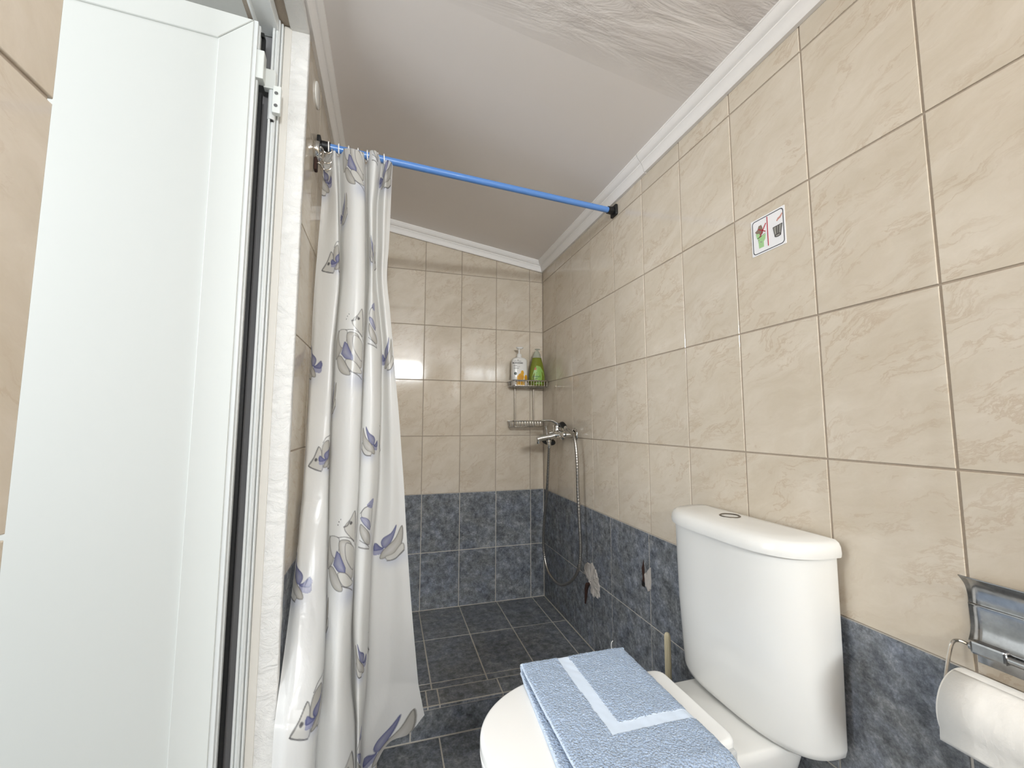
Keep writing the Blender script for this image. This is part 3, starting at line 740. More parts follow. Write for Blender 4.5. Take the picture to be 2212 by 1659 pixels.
pu.loft([sup(wx+.002, wy-.004, .010, .010, BZ+.203, 2, 24), sup(wx+.002, wy-.004, .020, .013, BZ+.209, 2, 24), sup(wx+.002, wy-.004, .021, .013, BZ+.212, 2, 24), sup(wx+.002, wy-.004, .017, .010, BZ+.2145, 2, 24)])
pu.build('pump_head', wm, pump)
def decal(name, parent, base, polys, mat, cx, cy, z0, spec, n, lift):
    b = B(base)
    for P in polys:
        vs = subdiv_poly(P, 5); c = sum(vs, Vector())/len(vs); allv = vs + [vs_*.5 + c*.5 for vs_ in vs] + [c]; m = len(vs)
        fs = [[i, (i+1) % m, m+(i+1) % m, m+i] for i in range(m)] + [[m+i, m+(i+1) % m, 2*m] for i in range(m)]
        b.add(on_bottle(allv, cx, cy, z0, spec, n, lift), fs)
    return b.build(name, mat, parent, merge=False)
def blob(cx, cz_, rx, rz, n=14): return [(cx+rx*math.cos(2*math.pi*k/n), cz_+rz*math.sin(2*math.pi*k/n)) for k in range(n)]
yel = simple('print_yellow', (226, 168, 22), .3, nscale=60, var=.15); ink = simple('print_ink', (44, 42, 42), .4); ing = simple('print_grey_ink', (120, 116, 112), .4); bge = simple('print_dark_green', (46, 60, 44), .4); ylo = simple('print_ochre', (206, 146, 14), .3)
decal('print_yellow', pump, w0, [[(-.0405, .004), (.0405, .004), (.0405, .022), (.0, .024), (-.0405, .022)], blob(.002, .048, .018, .020), blob(.010, .070, .009, .014), blob(-.012, .042, .008, .015), blob(.031, .044, .009, .017)], yel, wx, wy, BZ, WS, WN, .0005)
decal('print_fruit', pump, w0, [blob(.001, .045, .013, .014), blob(.030, .040, .006, .012)], ylo, wx, wy, BZ, WS, WN, .0008)
decal('print_badge', pump, w0, [blob(-.028, .066, .0075, .0085)], bge, wx, wy, BZ, WS, WN, .0007)
decal('print_lines', pump, w0, [[(-.037, .1085), (-.019, .1085), (-.019, .111), (-.037, .111)], [(-.037, .103), (-.003, .103), (-.003, .1045), (-.037, .1045)], [(-.037, .096), (-.009, .096), (-.009, .0975), (-.037, .0975)], [(-.037, .092), (-.011, .092), (-.011, .0935), (-.037, .0935)]], ing, wx, wy, BZ, WS, WN, .0007)
decal('print_emblem', pump, w0, [[(-.0165, .139), (-.0125, .139), (-.0145, .143)], [(-.018, .1375), (-.011, .1375), (-.012, .139), (-.017, .139)]], ink, wx, wy, BZ, WS, WN, .0007)
def lettering(name, parent, base, body, size, xo, zo, mat, cx, cy, z0, spec, n, squash=1.0, bold=0):
    vs, fs = text_mesh(body, size); vs = [Vector((v.x*squash, v.y+zo, 0)) for v in vs]
    b = B(base)
    for dx in ((0, bold, -bold) if bold else (0,)):
        b.add(on_bottle([v+Vector((dx, 0, 0)) for v in vs], cx, cy, z0, spec, n, .0008+abs(dx)*.05, xo), fs)
    return b.build(name, mat, parent, merge=False)
lettering('lettering', pump, w0, 'PAPOUTSANIS', .0062, -.0145, .1315, ink, wx, wy, BZ, WS, WN, .95)
lettering('lettering', pump, w0, 'KARAVAKI', .0125, -.0135, .1195, ink, wx, wy, BZ, WS, WN, .92, .0005)
# green shampoo bottle
gx, gy = -.061, -.064; GN = 2.3
GS = [(BZ, .036, .021), (BZ+.004, .0415, .026), (BZ+.030, .0445, .028), (BZ+.062, .0445, .028), (BZ+.095, .040, .026), (BZ+.125, .0335, .023), (BZ+.150, .0275, .020), (BZ+.158, .0255, .019)]
g0 = Vector((gx, gy, BZ))
sh = thing('shampoo_bottle', 'green translucent shampoo bottle with clear cap on the top tier of the wire caddy', 'bottle', g0)
gm = clear_plastic('green_shampoo', (150, 160, 66), .35, .12); cm = clear_plastic('clear_cap', (226, 230, 214), .55, .15)
B(g0).loft(serings(GS, gx, gy, GN)).build('body', gm, sh, sharp=60)
B(g0).lathe([(.0250, BZ+.158), (.0235, BZ+.160), (.019, BZ+.180), (.0115, BZ+.194), (.0105, BZ+.197), (.0050, BZ+.199), (.0045, BZ+.206)], (gx, gy, 0), n=28).build('cap', cm, sh)
B(g0).loft([sup(gx+.002, gy-.004, .014, .008, BZ+.204, 2, 20), sup(gx+.003, gy-.004, .016, .009, BZ+.207, 2, 20), sup(gx+.004, gy-.004, .012, .006, BZ+.209, 2, 20)]).build('pump_head', cm, sh)
lab = simple('print_light_green', (142, 184, 92), .35); dgr = simple('print_deep_green', (22, 84, 46), .4); rd = simple('print_drop_red', (176, 70, 24), .4); lgt = simple('print_pale_green', (198, 224, 150), .35)
decal('label', sh, g0, [[(-.034, .012), (.034, .012), (.036, .05), (.028, .082), (.012, .108), (-.010, .114), (-.024, .088), (-.036, .05)]], lab, gx, gy, BZ, GS, GN, .0005)
decal('print_drop', sh, g0, [[(-.016, .106), (-.0115, .096), (-.013, .090), (-.018, .088), (-.0225, .091), (-.022, .097)]], rd, gx, gy, BZ, GS, GN, .0008)
decal('print_dot', sh, g0, [blob(-.011, .075, .0016, .0022)], dgr, gx, gy, BZ, GS, GN, .0008)
decal('print_band', sh, g0, [[(-.030, .0325), (-.003, .0345), (-.003, .0365), (-.030, .0345)], [(-.030, .0275), (-.0, .0295), (-.0, .031), (-.030, .029)]], lgt, gx, gy, BZ, GS, GN, .0008)
lettering('lettering', sh, g0, "Johnson's", .0145, -.010, .0490, dgr, gx, gy, BZ, GS, GN, .78, .0003)
decal('print_line', sh, g0, [[(-.028, .0385), (-.006, .041), (-.006, .0435), (-.028, .041)]], dgr, gx, gy, BZ, GS, GN, .0008)

# ------------------------------------------------------------------ shower mixer with hose and hand shower
MX, MY, MZ = -.060, -.345, .990
m0 = Vector((0, MY, MZ))
mx = thing('shower_mixer', 'chrome single lever shower mixer on the right wall below the wire caddy', 'mixer tap', m0)
b = B(m0)
b.tube([(MX, MY-.062, MZ-.008), (MX, MY-.045, MZ-.008), (MX, MY-.02, MZ-.006), (MX, MY+.02, MZ-.006), (MX, MY+.045, MZ-.008), (MX, MY+.062, MZ-.008)], [.015, .016, .0205, .0205, .016, .015], 24)
b.lathe([(.0215, -.020), (.0225, .0), (.0220, .018), (.020, .024)], (MX, MY, MZ), n=28)
b.build('body', 'chrome', mx, sharp=50)
for s in (-1, 1):
    nb = B(m0).lathe([(.0165, s*.060), (.0165, s*.078), (.0150, s*.080)], (MX, MY, MZ-.008), axis='y', n=6).build('inlet_nut', 'chrome', mx)
    B(m0).tube([(MX, MY+s*.072, MZ-.008), (MX+.012, MY+s*.076, MZ-.008), (-.004, MY+s*.076, MZ-.008)], .0115, 18).build('inlet_pipe', 'chrome', mx)
    B(m0).lathe([(.030, -.0006), (.031, -.003), (.027, -.010), (.013, -.016)], (0, MY+s*.076, MZ-.008), axis='x', n=32).build('escutcheon', 'chrome', mx)
sp = catmull([(MX, MY, MZ-.010), (MX-.03, MY+.001, MZ-.018), (MX-.065, MY+.002, MZ-.023), (MX-.092, MY+.002, MZ-.028), (MX-.101, MY+.002, MZ-.033)], 5)
B(m0).tube(sp, [.017-.0055*min(1, i/(len(sp)-1)) for i in range(len(sp))], 20).build('spout', 'chrome', mx)
B(m0).lathe([(.0085, -.052), (.0095, -.050), (.0095, -.032)], (MX-.095, MY+.002, MZ), n=18).build('aerator', 'chrome', mx)
lv = catmull([(MX+.012, MY, MZ+.026), (MX-.004, MY, MZ+.044), (MX-.026, MY, MZ+.056), (MX-.055, MY, MZ+.060), (MX-.082, MY, MZ+.0575)], 6)
rings = []
for i, p_ in enumerate(lv):
    t = i/(len(lv)-1); w_ = .019*(1-t)+.009*t; h_ = .012*(1-t)**2+.0035; d = (lv[min(i+1, len(lv)-1)]-lv[max(i-1, 0)]).normalized(); u_ = Vector((0, 1, 0)); q_ = d.cross(u_)
    rings.append([p_ + u_*w_*math.cos(2*math.pi*k/20) + q_*h_*math.sin(2*math.pi*k/20) for k in range(20)])
b = B(m0); b.loft(rings); b.lathe([(.0205, .0215), (.021, .024), (.0205, .034), (.012, .043)], (MX, MY, MZ), n=28); b.build('lever', 'chrome', mx, sharp=50)
B(m0).tube([(MX-.052, MY+.004, MZ-.010), (MX-.056, MY+.004, MZ+.018), (MX-.058, MY+.004, MZ+.030)], [.0035, .0045, .0055], 12).build('diverter_knob', 'chrome', mx)
# outlet and hose
B(m0).lathe([(.0085, -.072), (.0095, -.068), (.0095, -.046), (.012, -.044), (.012, -.034)], (MX-.045, MY-.006, MZ), n=20).build('hose_outlet', 'chrome', mx)
HP = [(-.105, -.351, .928), (-.1, -.3276, .8452), (-.095, -.2933, .7092), (-.09, -.2389, .5438), (-.085, -.2168, .4267), (-.0787, -.2365, .3392), (-.0725, -.304, .3006), (-.0663, -.3889, .3028), (-.06, -.4871, .3527), (-.0525, -.5428, .4186), (-.045, -.5523, .4966), (-.0467, -.5472, .6295), (-.0483, -.5412, .7451), (-.05, -.5397, .8633), (-.0517, -.5276, .9524), (-.0533, -.4989, .99), (-.055, -.450, 1.0078)]
hp = catmull(HP, 26)
B(m0).tube(hp, [.0068 + .0005*math.sin(i*2.1) for i in range(len(hp))], 10).build('hose', simple('steel_hose', (178, 174, 168), .26, .9, nscale=40, var=.25), mx)
hs = B(m0); d = (Vector((-.055, -.425, 1.018)) - Vector((-.055, -.450, 1.0078))).normalized()
def along(p, d, prof, n=20):
    p = Vector(p); return [p + d*h for r, h in prof], [r for r, h in prof]
pts, rs = along((-.055, -.452, 1.007), d, [(.0075, 0), (.0095, .003), (.0095, .020), (.0085, .024)]); B(m0).tube(pts, rs, 20).build('hose_nut', 'chrome', mx)
pts, rs = along((-.055, -.452, 1.007), d, [(.0088, .022), (.0105, .030), (.0125, .048), (.0125, .060)]); hd = B(m0).tube(pts, rs, 20)
tip = Vector((-.055, -.452, 1.007)) + d*.058
hd.tube(catmull([tip, (-.048, -.370, 1.030), (-.044, -.335, 1.016), (-.048, -.300, .985), (-.062, -.276, .962)], 6), [.0118]*24 + [.014], 16)
hd.build('hand_shower_handle', 'black', mx)
hdn = Vector((-.35, -.35, -.87)).normalized(); hc = Vector((-.075, -.272, .948))
pts, rs = along(hc - hdn*.012, hdn, [(.012, 0), (.026, .006), (.034, .013), (.0345, .018), (.032, .021), (.001, .021)])
B(m0).tube(pts, rs, 28).build('hand_shower_head', simple('dark_smoked_chrome', (70, 68, 64), .2, .8), mx)

# ------------------------------------------------------------------ curtain rod
RA, RB = Vector((-.006, -.815, 1.872)), Vector((XL+.008, -.912, 1.872))
rod = thing('curtain_rod', 'blue curtain rod spanning the shower between the side walls with black end cap', 'curtain rod', (RA+RB)/2)
dr_ = (RB-RA).normalized(); rc = (RA+RB)/2
B(rc).tube([RA+dr_*.014, (RA+RB)/2, RB-dr_*.012], .0112, 20).build('tube', 'bluerod', rod)
for e, s in ((RA, 1), (RB, -1)):
    b = B(rc); b.tube([e + dr_*s*q for q in (.006, .012, .030)], [.0145, .0150, .0142], 20)
    b.box(e.x-.0052, e.x+.0052, e.y-.021, e.y+.021, e.z-.021, e.z+.021, .003); b.build('end_cap', 'black', rod)

# ------------------------------------------------------------------ round hook plate on the left wall, white cap above it
k0 = Vector((XL, -.940, 1.835))
hk = thing('hook_rack', 'round chrome hook plate with bent hooks on the left wall beside the curtain top', 'hook', k0)
B(k0).lathe([(.027, .0006), (.0275, .004), (.0275, .012), (.025, .016), (.017, .0165), (.0165, .014), (.001, .014)], k0, axis='x', n=36).build('plate', 'chrome', hk)
for dy, dz in ((.0, .012), (.003, -.018), (-.006, -.044)):
    p = k0 + Vector((.014, dy, dz)); q = Vector((1, .1, 0))
    b = B(k0); b.tube(catmull([p+Vector((-.010, 0, .004)), p+Vector((.004, 0, .002)), p+Vector((.012, 0, -.010)), p+Vector((.022, 0, -.014)), p+Vector((.032, 0, -.008)), p+Vector((.034, 0, .002))], 5), .0026, 8)
    b.build('hook', 'chrome', hk)
B(k0).box(XL+.001, XL+.010, k0.y-.010, k0.y+.010, k0.z-.062, k0.z-.020, .003).build('hook_stem', 'rust', hk)
c0 = Vector((XL, -.946, 2.004))
cp = B(c0).lathe([(.036, .0004), (.036, .0035), (.034, .005), (.001, .0056)], c0, axis='x', n=48).build('round_cap', simple('white_plastic_cap', (228, 226, 220), .4))
cp.location = c0; cp['label'] = 'flat white round cap high on the left wall under the cornice'; cp['category'] = 'cap'

# ------------------------------------------------------------------ shower curtain: cloth columns (mm) from hem corner by the wall to the free edge, top to bottom
CURT = "-1056,-875,1896,-1055,-876,1844,-1056,-878,1768,-1056,-880,1692,-1059,-885,1579,-1062,-890,1469,-1064,-890,1363,-1064,-890,1259,-1064,-895,1156,-1064,-900,1056,-1064,-910,959,-1064,-920,864,-1064,-940,775,-1064,-960,690,-1064,-995,614,-1064,-1030,545,-1064,-1058,494,-1064,-1081,454,-1064,-1098,424,-1064,-1120,381,-1064,-1130,321,-1064,-1130,12;-1043,-895,1898,-1041,-895,1835,-1037,-895,1761,-1034,-895,1688,-1039,-900,1575,-1044,-905,1466,-1046,-910,1360,-1048,-915,1256,-1049,-923,1154,-1050,-930,1056,-1049,-940,960,-1049,-950,867,-1048,-970,779,-1048,-990,696,-1042,-1020,619,-1035,-1050,549,-1033,-1073,496,-1030,-1092,454,-1030,-1108,423,-1032,-1130,378,-1032,-1140,318,-1032,-1140,12;-1019,-925,1881,-1016,-927,1820,-1009,-931,1745,-1003,-935,1672,-998,-938,1565,-993,-940,1459,-997,-940,1356,-1002,-940,1254,-1002,-940,1154,-1002,-940,1056,-1001,-945,959,-1000,-950,865,-996,-965,774,-993,-980,688,-988,-1005,608,-984,-1030,533,-981,-1053,478,-980,-1072,435,-979,-1088,402,-980,-1110,355,-984,-1115,291,-987,-1115,12;-1011,-895,1883,-1009,-892,1843,-1006,-883,1773,-1003,-875,1702,-1000,-872,1592,-997,-870,1483,-1000,-870,1373,-1004,-870,1266,-1003,-875,1160,-1003,-880,1056,-1002,-885,955,-1001,-890,856,-998,-900,760,-995,-910,667,-991,-930,581,-987,-950,498,-986,-964,434,-986,-975,383,-986,-985,343,-989,-1000,287,-995,-1000,212,-999,-1000,12;-993,-930,1864,-991,-932,1821,-984,-936,1746,-978,-940,1673,-979,-938,1567,-979,-935,1462,-984,-935,1358,-989,-935,1255,-989,-938,1155,-990,-940,1056,-989,-945,959,-988,-950,864,-986,-960,773,-985,-970,684,-982,-985,600,-979,-1000,519,-978,-1014,458,-978,-1025,409,-978,-1035,371,-981,-1050,317,-985,-1050,245,-988,-1050,12;-966,-955,1852,-964,-957,1810,-958,-961,1737,-953,-965,1664,-951,-965,1559,-949,-965,1455,-951,-965,1353,-954,-965,1252,-954,-968,1153,-954,-970,1055,-952,-975,960,-951,-980,867,-950,-990,777,-950,-1000,690,-949,-1015,607,-948,-1030,528,-946,-1044,468,-945,-1055,420,-944,-1065,383,-941,-1080,329,-941,-1080,257,-939,-1080,12;-937,-935,1859,-936,-938,1828,-931,-944,1751,-927,-950,1675,-923,-950,1569,-920,-950,1463,-919,-950,1359,-919,-950,1256,-919,-952,1155,-919,-955,1056,-918,-958,958,-917,-960,863,-919,-968,770,-921,-975,680,-922,-988,594,-923,-1000,512,-921,-1009,447,-919,-1017,395,-915,-1022,353,-906,-1030,290,-902,-1030,214,-896,-1030,12;-932,-879,1887,-931,-878,1866,-929,-871,1793,-927,-865,1719,-923,-865,1605,-919,-865,1492,-919,-865,1381,-918,-865,1271,-918,-867,1163,-917,-870,1057,-918,-870,953,-919,-870,850,-921,-880,751,-923,-890,655,-923,-900,562,-923,-910,472,-920,-919,402,-918,-927,345,-914,-935,301,-905,-950,238,-902,-950,157,-896,-950,12;-917,-930,1872,-916,-932,1835,-915,-936,1758,-914,-940,1683,-910,-935,1577,-907,-930,1471,-908,-935,1364,-910,-940,1259,-912,-940,1156,-913,-940,1056,-914,-945,957,-914,-950,861,-916,-955,767,-918,-960,675,-916,-970,587,-914,-980,502,-909,-989,435,-905,-997,381,-902,-1005,340,-897,-1020,282,-895,-1020,205,-891,-1020,12;-900,-945,1864,-900,-946,1829,-902,-948,1753,-904,-950,1679,-901,-948,1572,-898,-945,1467,-895,-950,1361,-892,-955,1257,-889,-958,1155,-887,-960,1056,-887,-962,958,-886,-965,862,-890,-970,769,-894,-975,678,-895,-982,589,-896,-990,504,-894,-995,436,-892,-998,380,-891,-1005,338,-890,-1020,280,-889,-1020,204,-888,-1020,12;-889,-920,1862,-890,-920,1847,-894,-920,1771,-899,-920,1695,-897,-915,1587,-896,-910,1479,-884,-915,1371,-872,-920,1264,-869,-925,1159,-866,-930,1056,-867,-930,955,-867,-930,856,-873,-935,760,-878,-940,666,-878,-945,574,-879,-950,484,-879,-955,413,-880,-958,356,-881,-962,312,-885,-970,247,-884,-970,167,-886,-970,12;-882,-887,1866,-882,-888,1869,-888,-881,1794,-893,-875,1719,-891,-872,1606,-889,-870,1494,-877,-870,1383,-865,-870,1273,-863,-870,1164,-861,-870,1057,-861,-870,951,-861,-870,847,-866,-875,746,-872,-880,648,-873,-880,549,-874,-880,452,-875,-880,376,-876,-880,312,-877,-885,266,-881,-900,202,-881,-910,124,-882,-910,12;-870,-927,1843,-870,-928,1846,-871,-921,1774,-873,-915,1702,-873,-908,1593,-873,-900,1485,-862,-898,1377,-851,-895,1269,-844,-895,1162,-838,-895,1057,-832,-893,952,-827,-890,849,-827,-888,746,-827,-885,645,-822,-878,543,-817,-870,440,-815,-858,356,-814,-849,285,-814,-845,257,-816,-851,222,-818,-854,199,-823,-860,99;-857,-908,1860,-857,-908,1860,-859,-904,1786,-861,-900,1711,-862,-898,1599,-863,-895,1488,-852,-895,1378,-840,-895,1270,-831,-895,1163,-823,-895,1057,-814,-888,952,-805,-880,846,-801,-878,742,-798,-875,639,-790,-865,534,-782,-855,429,-776,-839,340,-772,-825,266,-771,-820,236,-765,-824,197,-762,-826,171,-756,-830,100;-849,-890,1855,-849,-890,1874,-851,-890,1795,-852,-890,1717,-854,-890,1603,-857,-890,1490,-845,-890,1380,-833,-890,1271,-822,-890,1163,-810,-890,1057,-800,-885,951,-790,-880,846,-782,-875,741,-773,-870,636,-763,-860,529,-752,-850,423,-741,-827,329,-732,-808,249,-728,-800,217,-719,-800,174,-713,-800,146,-708,-800,125"
PC = np.array([[[float(q) for q in p.split(',')] for p in zip(*[iter(c.split(','))]*3)] if False else np.array(c.split(','), float).reshape(-1, 3) for c in CURT.split(';')])/1000.0

def cr_rows(P, m):                                # Catmull-Rom along axis 0
    n = P.shape[0]; Q = np.concatenate([2*P[:1]-P[1:2], P, 2*P[-1:]-P[-2:-1]]); out = []
    t = np.linspace(0, 1, m, endpoint=False)[:, None, None]
    for i in range(n-1):
        a, b_, c, d = Q[i], Q[i+1], Q[i+2], Q[i+3]
        out.append(.5*(2*b_ + (c-a)*t + (2*a-5*b_+4*c-d)*t**2 + (3*b_-a-3*c+d)*t**3))
    out.append(P[-1:]); return np.concatenate(out)
NS, NT_ = 36, 56
G = cr_rows(PC, NS); G = cr_rows(G.transpose(1, 0, 2), NT_).transpose(1, 0, 2)      # (s, t, xyz)
ns_, nt_ = G.shape[:2]
rng = np.random.RandomState(3)
# soft creasing of the vinyl along the cloth normal
du = np.gradient(G, axis=0); dv = np.gradient(G, axis=1); Nn = np.cross(du, dv); Nn /= np.linalg.norm(Nn, axis=2, keepdims=True)+1e-9
S_ = np.concatenate([[0], np.cumsum(np.linalg.norm(np.diff(G[:, nt_//2], axis=0), axis=1))])      # metres across the cloth
# the cloth hangs from its hooks and stays clear of the rod
rz = 1.872; rx = np.clip((RA.x-G[:, 0, 0])/(RA.x-RB.x), 0, 1); ry = RA.y + (RB.y-RA.y)*rx
cap = np.where(np.abs(G[:, 0, 1]-ry) < .024, rz-.0165, rz+.006); kk = np.exp(-np.linspace(-2, 2, 15)**2); kk /= kk.sum()
cap = np.minimum(cap, np.convolve(np.pad(cap, 7, 'edge'), kk, 'valid'))
over = np.maximum(G[:, 0, 2]-cap, 0); G[:, :, 2] -= over[:, None]*np.clip(1-(G[:, :1, 2]-G[:, :, 2])/.08, 0, 1)
Zc = G[:, :, 2]
def vnoise(a, b_, seed):
    r = np.random.RandomState(seed); T = r.rand(64, 64); i, j = np.floor(a).astype(int), np.floor(b_).astype(int); f, g = a-i, b_-j
    f, g = f*f*(3-2*f), g*g*(3-2*g); i, j, i2, j2 = i % 64, j % 64, (i+1) % 64, (j+1) % 64
    return (T[i, j]*(1-f)+T[i2, j]*f)*(1-g) + (T[i, j2]*(1-f)+T[i2, j2]*f)*g - .5
SS = np.repeat(S_[:, None], nt_, 1)
cre = np.abs(vnoise(SS*22+Zc*5+50, Zc*9+20, 1))*-.006 + vnoise(SS*30+9, Zc*6+3, 2)*.003
wl_ = np.exp(-((SS-.06)/.06)**2)*np.clip((1.05-Zc)/.5+.6, .15, 1.3) + np.clip((.55-Zc)/.5, 0, 1)*.5
G = G + Nn*(cre*wl_)[:, :, None]
# ---- print in cloth coordinates: fish and petals, outlined, with soft blue haze
col = np.ones((ns_, nt_, 3))*np.array(s2l((249, 249, 247)))
PX = np.stack([SS, Zc], 2).reshape(-1, 2); CC = col.reshape(-1, 3)
def seg_d(P, a, b_):
    ab = b_-a; t = np.clip(((P-a)@ab)/(ab@ab+1e-12), 0, 1); return np.linalg.norm(P-(a+t[:, None]*ab), axis=1)
def smooth_poly(P, m=4):
    n = len(P); out = []
    for i in range(n):
        a, b_, c, d = P[i-1], P[i], P[(i+1) % n], P[(i+2) % n]
        for k in range(m):
            t = k/m; out.append(.5*(2*b_+(c-a)*t+(2*a-5*b_+4*c-d)*t*t+(3*b_-a-3*c+d)*t**3))
    return np.array(out)
def paint(poly, fill, line=(118, 116, 116), lw=.0013, grad=0.0, alpha=.9, sm=True):
    P = np.array(poly, float); P = smooth_poly(P) if sm else P
    lo, hi = P.min(0)-.01, P.max(0)+.01
    idx = np.where((PX[:, 0] > lo[0]) & (PX[:, 0] < hi[0]) & (PX[:, 1] > lo[1]) & (PX[:, 1] < hi[1]))[0]
    if not len(idx): return
    Q = PX[idx]; ins = np.zeros(len(Q), bool); dist = np.full(len(Q), 9.0)
    for i in range(len(P)):
        a, b_ = P[i-1], P[i]; dist = np.minimum(dist, seg_d(Q, a, b_))
        cnd = ((a[1] > Q[:, 1]) != (b_[1] > Q[:, 1])); xx = (b_[0]-a[0])*(Q[:, 1]-a[1])/(b_[1]-a[1]+1e-12)+a[0]; ins ^= cnd & (Q[:, 0] < xx)
    if fill is not None:
        f = np.array(s2l(fill)); w = ins*alpha
        if grad:
            g = np.clip(dist/(.012), 0, 1)*grad; fcol = f[None]*(1-g[:, None]) + np.array(s2l((226, 224, 222)))[None]*g[:, None]
        else: fcol = np.repeat(f[None], len(Q), 0)
        CC[idx] = CC[idx]*(1-w[:, None]) + fcol*w[:, None]
    if line is not None:
        w = np.clip(1.35-dist/lw, 0, 1)*.75; CC[idx] = CC[idx]*(1-w[:, None]) + np.array(s2l(line))[None]*w[:, None]
def haze(c, rx, rz, a=.45):
    d = ((PX[:, 0]-c[0])/rx)**2 + ((PX[:, 1]-c[1])/rz)**2; w = np.exp(-d*1.6)*a
    CC[:] = CC*(1-w[:, None]) + np.array(s2l((166, 178, 214)))[None]*w[:, None]
def stroke(pts, lw=.0012, c=(92, 90, 92)):
    P = np.array(pts, float); P = np.concatenate([cr_rows(P[:, None], 5)[:, 0]])
    lo, hi = P.min(0)-.01, P.max(0)+.01
    idx = np.where((PX[:, 0] > lo[0]) & (PX[:, 0] < hi[0]) & (PX[:, 1] > lo[1]) & (PX[:, 1] < hi[1]))[0]
    if not len(idx): return
    d = np.full(len(idx), 9.0)
    for i in range(len(P)-1): d = np.minimum(d, seg_d(PX[idx], P[i], P[i+1]))
    w = np.clip(1.35-d/lw, 0, 1)*.8; CC[idx] = CC[idx]*(1-w[:, None]) + np.array(s2l(c))[None]*w[:, None]
GREY, PALE, BLUE, LAV = (186, 182, 172), (222, 220, 214), (112, 116, 164), (160, 162, 196)
# local units of the two motifs: 1 unit = 1 m; drawn around their own centre
def fish_big(c, k=1.0):
    f = lambda L: [(c[0]+x*k, c[1]+z*k) for x, z in L]
    haze((c[0]+.005, c[1]-.095*k), .05*k, .035*k, .5); haze((c[0]+.04*k, c[1]+.03*k), .03*k, .03*k, .25)
    paint(f([(-.085, .045), (-.094, .01), (-.092, -.035), (-.075, -.028), (-.062, -.005), (-.076, .02), (-.08, .042)]), GREY, grad=.5)
    paint(f([(-.08, .045), (-.076, .012), (-.060, -.006), (-.048, .012), (-.046, .035), (-.052, .047)]), (234, 233, 230))
    paint(f([(-.046, .036), (-.044, .01), (-.022, -.05), (.002, -.06), (.004, -.02), (-.012, .028), (-.03, .040)]), GREY, grad=.7)
    paint(f([(-.028, .03), (-.024, -.01), (.002, -.042), (.006, .0), (-.008, .022)]), PALE)
    paint(f([(-.063, -.022), (-.053, .012), (-.044, .006), (-.026, -.03), (-.026, -.042), (-.048, -.036)]), BLUE, (84, 88, 130), grad=.35, sm=False)
    paint(f([(-.082, -.034), (-.066, -.028), (-.05, -.044), (-.034, -.072), (-.034, -.084), (-.056, -.079), (-.074, -.062)]), GREY, grad=.6)
    paint(f([(-.048, -.042), (-.026, -.042), (-.004, -.064), (.006, -.074), (-.006, -.078), (-.03, -.072)]), PALE)
    stroke(f([(-.034, -.072), (-.012, -.082), (.006, -.094)]), .0016)
    paint(f([(-.034, .070), (-.018, .092), (-.004, .110), (.004, .07), (.002, .03), (-.016, .045)]), PALE)
    stroke(f([(-.004, .110), (.001, .08), (.004, .05)])); stroke(f([(-.035, .073), (-.026, .076), (-.02, .086)]), .0022)
    paint(f([(-.019, .080), (-.016, .085), (-.012, .081), (-.016, .077)]), (60, 58, 60))
    stroke(f([(-.052, .046), (-.03, .047), (-.006, .036), (.008, .018)]))
    for x, z in ((-.05, .086), (-.045, .092), (-.053, .078)): paint(f([(x-.0012, z), (x, z+.0018), (x+.0012, z), (x, z-.0018)]), (80, 80, 84), None)
    paint(f([(.012, .095), (.020, .115), (.044, .118), (.05, .09), (.048, .06), (.03, .08)]), (232, 231, 228))
    paint(f([(.010, .088), (.026, .088), (.042, .074), (.046, .054), (.03, .064)]), LAV, (100, 104, 140), grad=.4)
    paint(f([(.012, .072), (.03, .058), (.05, .034), (.05, .014), (.03, .022), (.012, .05)]), GREY, grad=.8)
    paint(f([(.026, .122), (.034, .132), (.05, .138), (.048, .114), (.034, .115)]), LAV, None)
    stroke(f([(.01, .012), (.028, .008), (.05, .002)]), .0018); stroke(f([(.012, .03), (.034, .018), (.05, .006)]))
    stroke(f([(.008, .10), (.02, .115), (.034, .122)]))
def fish_small(c, k=1.0, m=1):
    f = lambda L: [(c[0]+x*k*m, c[1]+z*k) for x, z in L]
    haze((c[0]-.006*m, c[1]-.024*k), .04*k, .034*k, .5)
    paint(f([(-.052, .012), (-.034, .004), (-.026, .001), (-.030, -.014), (-.05, -.018), (-.054, .0)]), LAV, None, grad=.15)
    paint(f([(-.050, .016), (-.036, .004), (-.027, .001), (-.036, -.004), (-.051, -.004)]), BLUE, (88, 92, 136), grad=.3)
    paint(f([(-.026, .002), (-.034, .016), (-.028, .03), (-.008, .044), (.004, .066), (-.002, .036), (-.012, .01)]), BLUE, (88, 92, 136), grad=.35)
    paint(f([(-.030, -.010), (-.016, .006), (.004, .03), (.018, .062), (.016, .01), (-.004, -.018), (-.034, -.03)]), GREY, (120, 116, 110), grad=.6)
    paint(f([(-.02, -.024), (.0, -.014), (.018, .01), (.02, -.012), (.008, -.028), (-.012, -.035)]), PALE, (150, 148, 144))
    stroke(f([(-.016, -.036), (.004, -.032), (.02, -.012)]), .0016)
def fish_face(c, k=1.0, m=1):
    f = lambda L: [(c[0]+x*k*m, c[1]+z*k) for x, z in L]
    paint(f([(-.03, -.018), (-.016, .006), (-.004, .034), (.006, .006), (.006, -.03), (-.012, -.026)]), PALE)
    stroke(f([(-.03, -.018), (-.018, .0), (-.005, .034)]), .0014); stroke(f([(-.03, -.018), (-.012, -.028), (.004, -.033)]), .0016)
    paint(f([(-.014, -.002), (-.011, .003), (-.007, -.001), (-.011, -.006)]), (60, 58, 62))
    paint(f([(.004, .0), (.006, .04), (.022, .05), (.028, .01), (.014, -.012)]), GREY, grad=.4)
    stroke(f([(.006, .045), (.014, .06), (.03, .066)]))
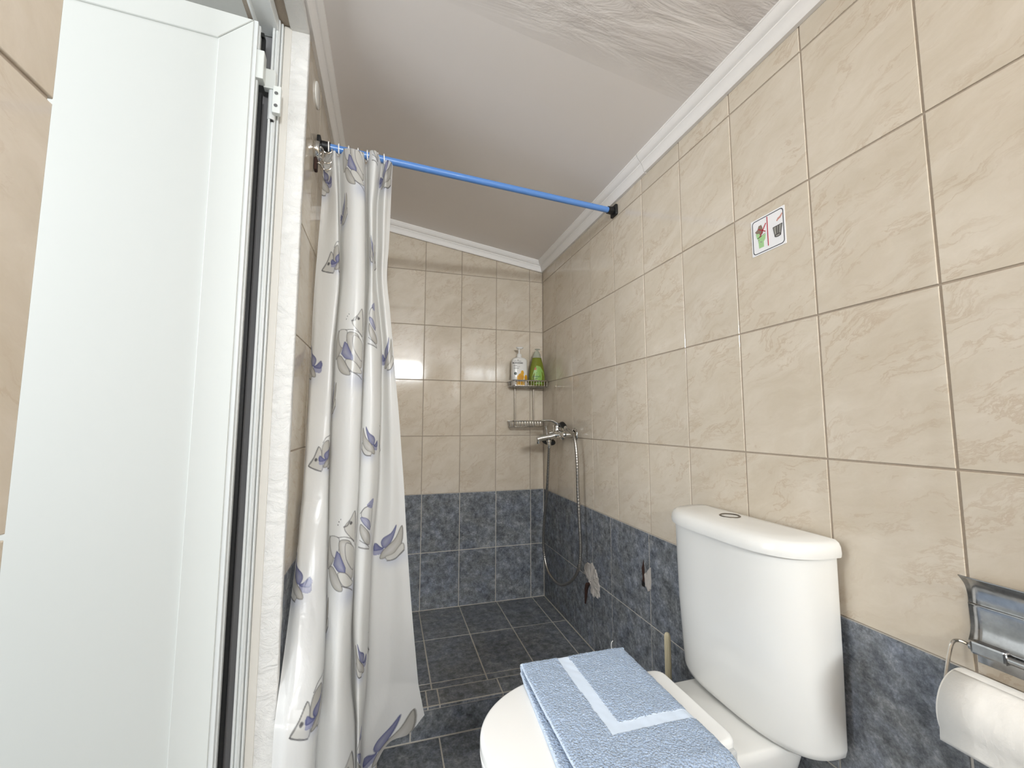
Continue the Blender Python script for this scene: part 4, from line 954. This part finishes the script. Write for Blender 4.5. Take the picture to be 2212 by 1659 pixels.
class half:                                       # paint only one side of the big motif (the cloth is gathered between the halves)
    pass
_paint, _stroke, _haze = paint, stroke, haze
def fish_split(z, sl=.295, sr=.474):
    global paint, stroke, haze
    for lo, c in ((True, sl), (False, sr)):
        def side(P): return (sum(p[0] for p in P)/len(P) - c < .0085) == lo
        paint = lambda P, *a, **k: _paint(P, *a, **k) if side(P) else None
        stroke = lambda P, *a, **k: _stroke(P, *a, **k) if side(P) else None
        haze = lambda p, *a, **k: _haze(p, *a, **k) if (p[0]-c < .01) == lo else None
        fish_big((c, z))
    paint, stroke, haze = _paint, _stroke, _haze
for k in range(4):
    zz = 1.823 - .568*k
    fish_split(zz)
    fish_small((.656, zz-.022), 1.0); fish_small((.005, zz-.058), 1.0, -1)
    fish_face((.066, zz-.318)); fish_small((.492, zz-.282), .8, -1); fish_face((.575, zz-.285), .9, -1)
    fish_small((.197, zz-.16), .9); fish_small((.100, zz-.32), .7)
V = G.reshape(-1, 3); c0 = np.array([-.95, -.93, 0.0]); V = V - c0
ii = np.arange(ns_*nt_).reshape(ns_, nt_)
F = np.stack([ii[:-1, :-1], ii[:-1, 1:], ii[1:, 1:], ii[1:, :-1]], -1).reshape(-1, 4)
me = bpy.data.meshes.new('cloth'); me.vertices.add(len(V)); me.vertices.foreach_set('co', V.ravel().astype(np.float32))
me.loops.add(F.size); me.loops.foreach_set('vertex_index', F.ravel().astype(np.int32)); me.polygons.add(len(F))
me.polygons.foreach_set('loop_start', np.arange(0, F.size, 4, dtype=np.int32)); me.polygons.foreach_set('loop_total', np.full(len(F), 4, np.int32))
me.update(calc_edges=True); me.polygons.foreach_set('use_smooth', np.ones(len(F), bool))
ca = me.color_attributes.new('print', 'FLOAT_COLOR', 'POINT'); ca.data.foreach_set('color', np.concatenate([np.clip(CC, 0, 1), np.ones((len(CC), 1))], 1).ravel().astype(np.float32))
curtain = thing('shower_curtain', 'gathered white vinyl shower curtain printed with grey and blue fish beside the doorway', 'shower curtain', c0)
cl_ = link('cloth', me, 'curtain', curtain)
for x in (-1.040, -1.012, -.984, -.957, -.930, -.899, -.880):
    t = (RA.x-x)/(RA.x-RB.x); p = RA + (RB-RA)*t; pts = []
    for k in range(9):
        a = R(-60 + 250*k/8); pts.append((p.x + .004*k/8, p.y + .0150*math.cos(a), p.z + .0150*math.sin(a)))
    pts += [(p.x+.005, p.y-.017, p.z-.018), (p.x+.006, p.y-.022, p.z-.026)]
    B(c0).tube(catmull(pts, 3), .0019, 8).build('curtain_hook', 'lidplastic', curtain)
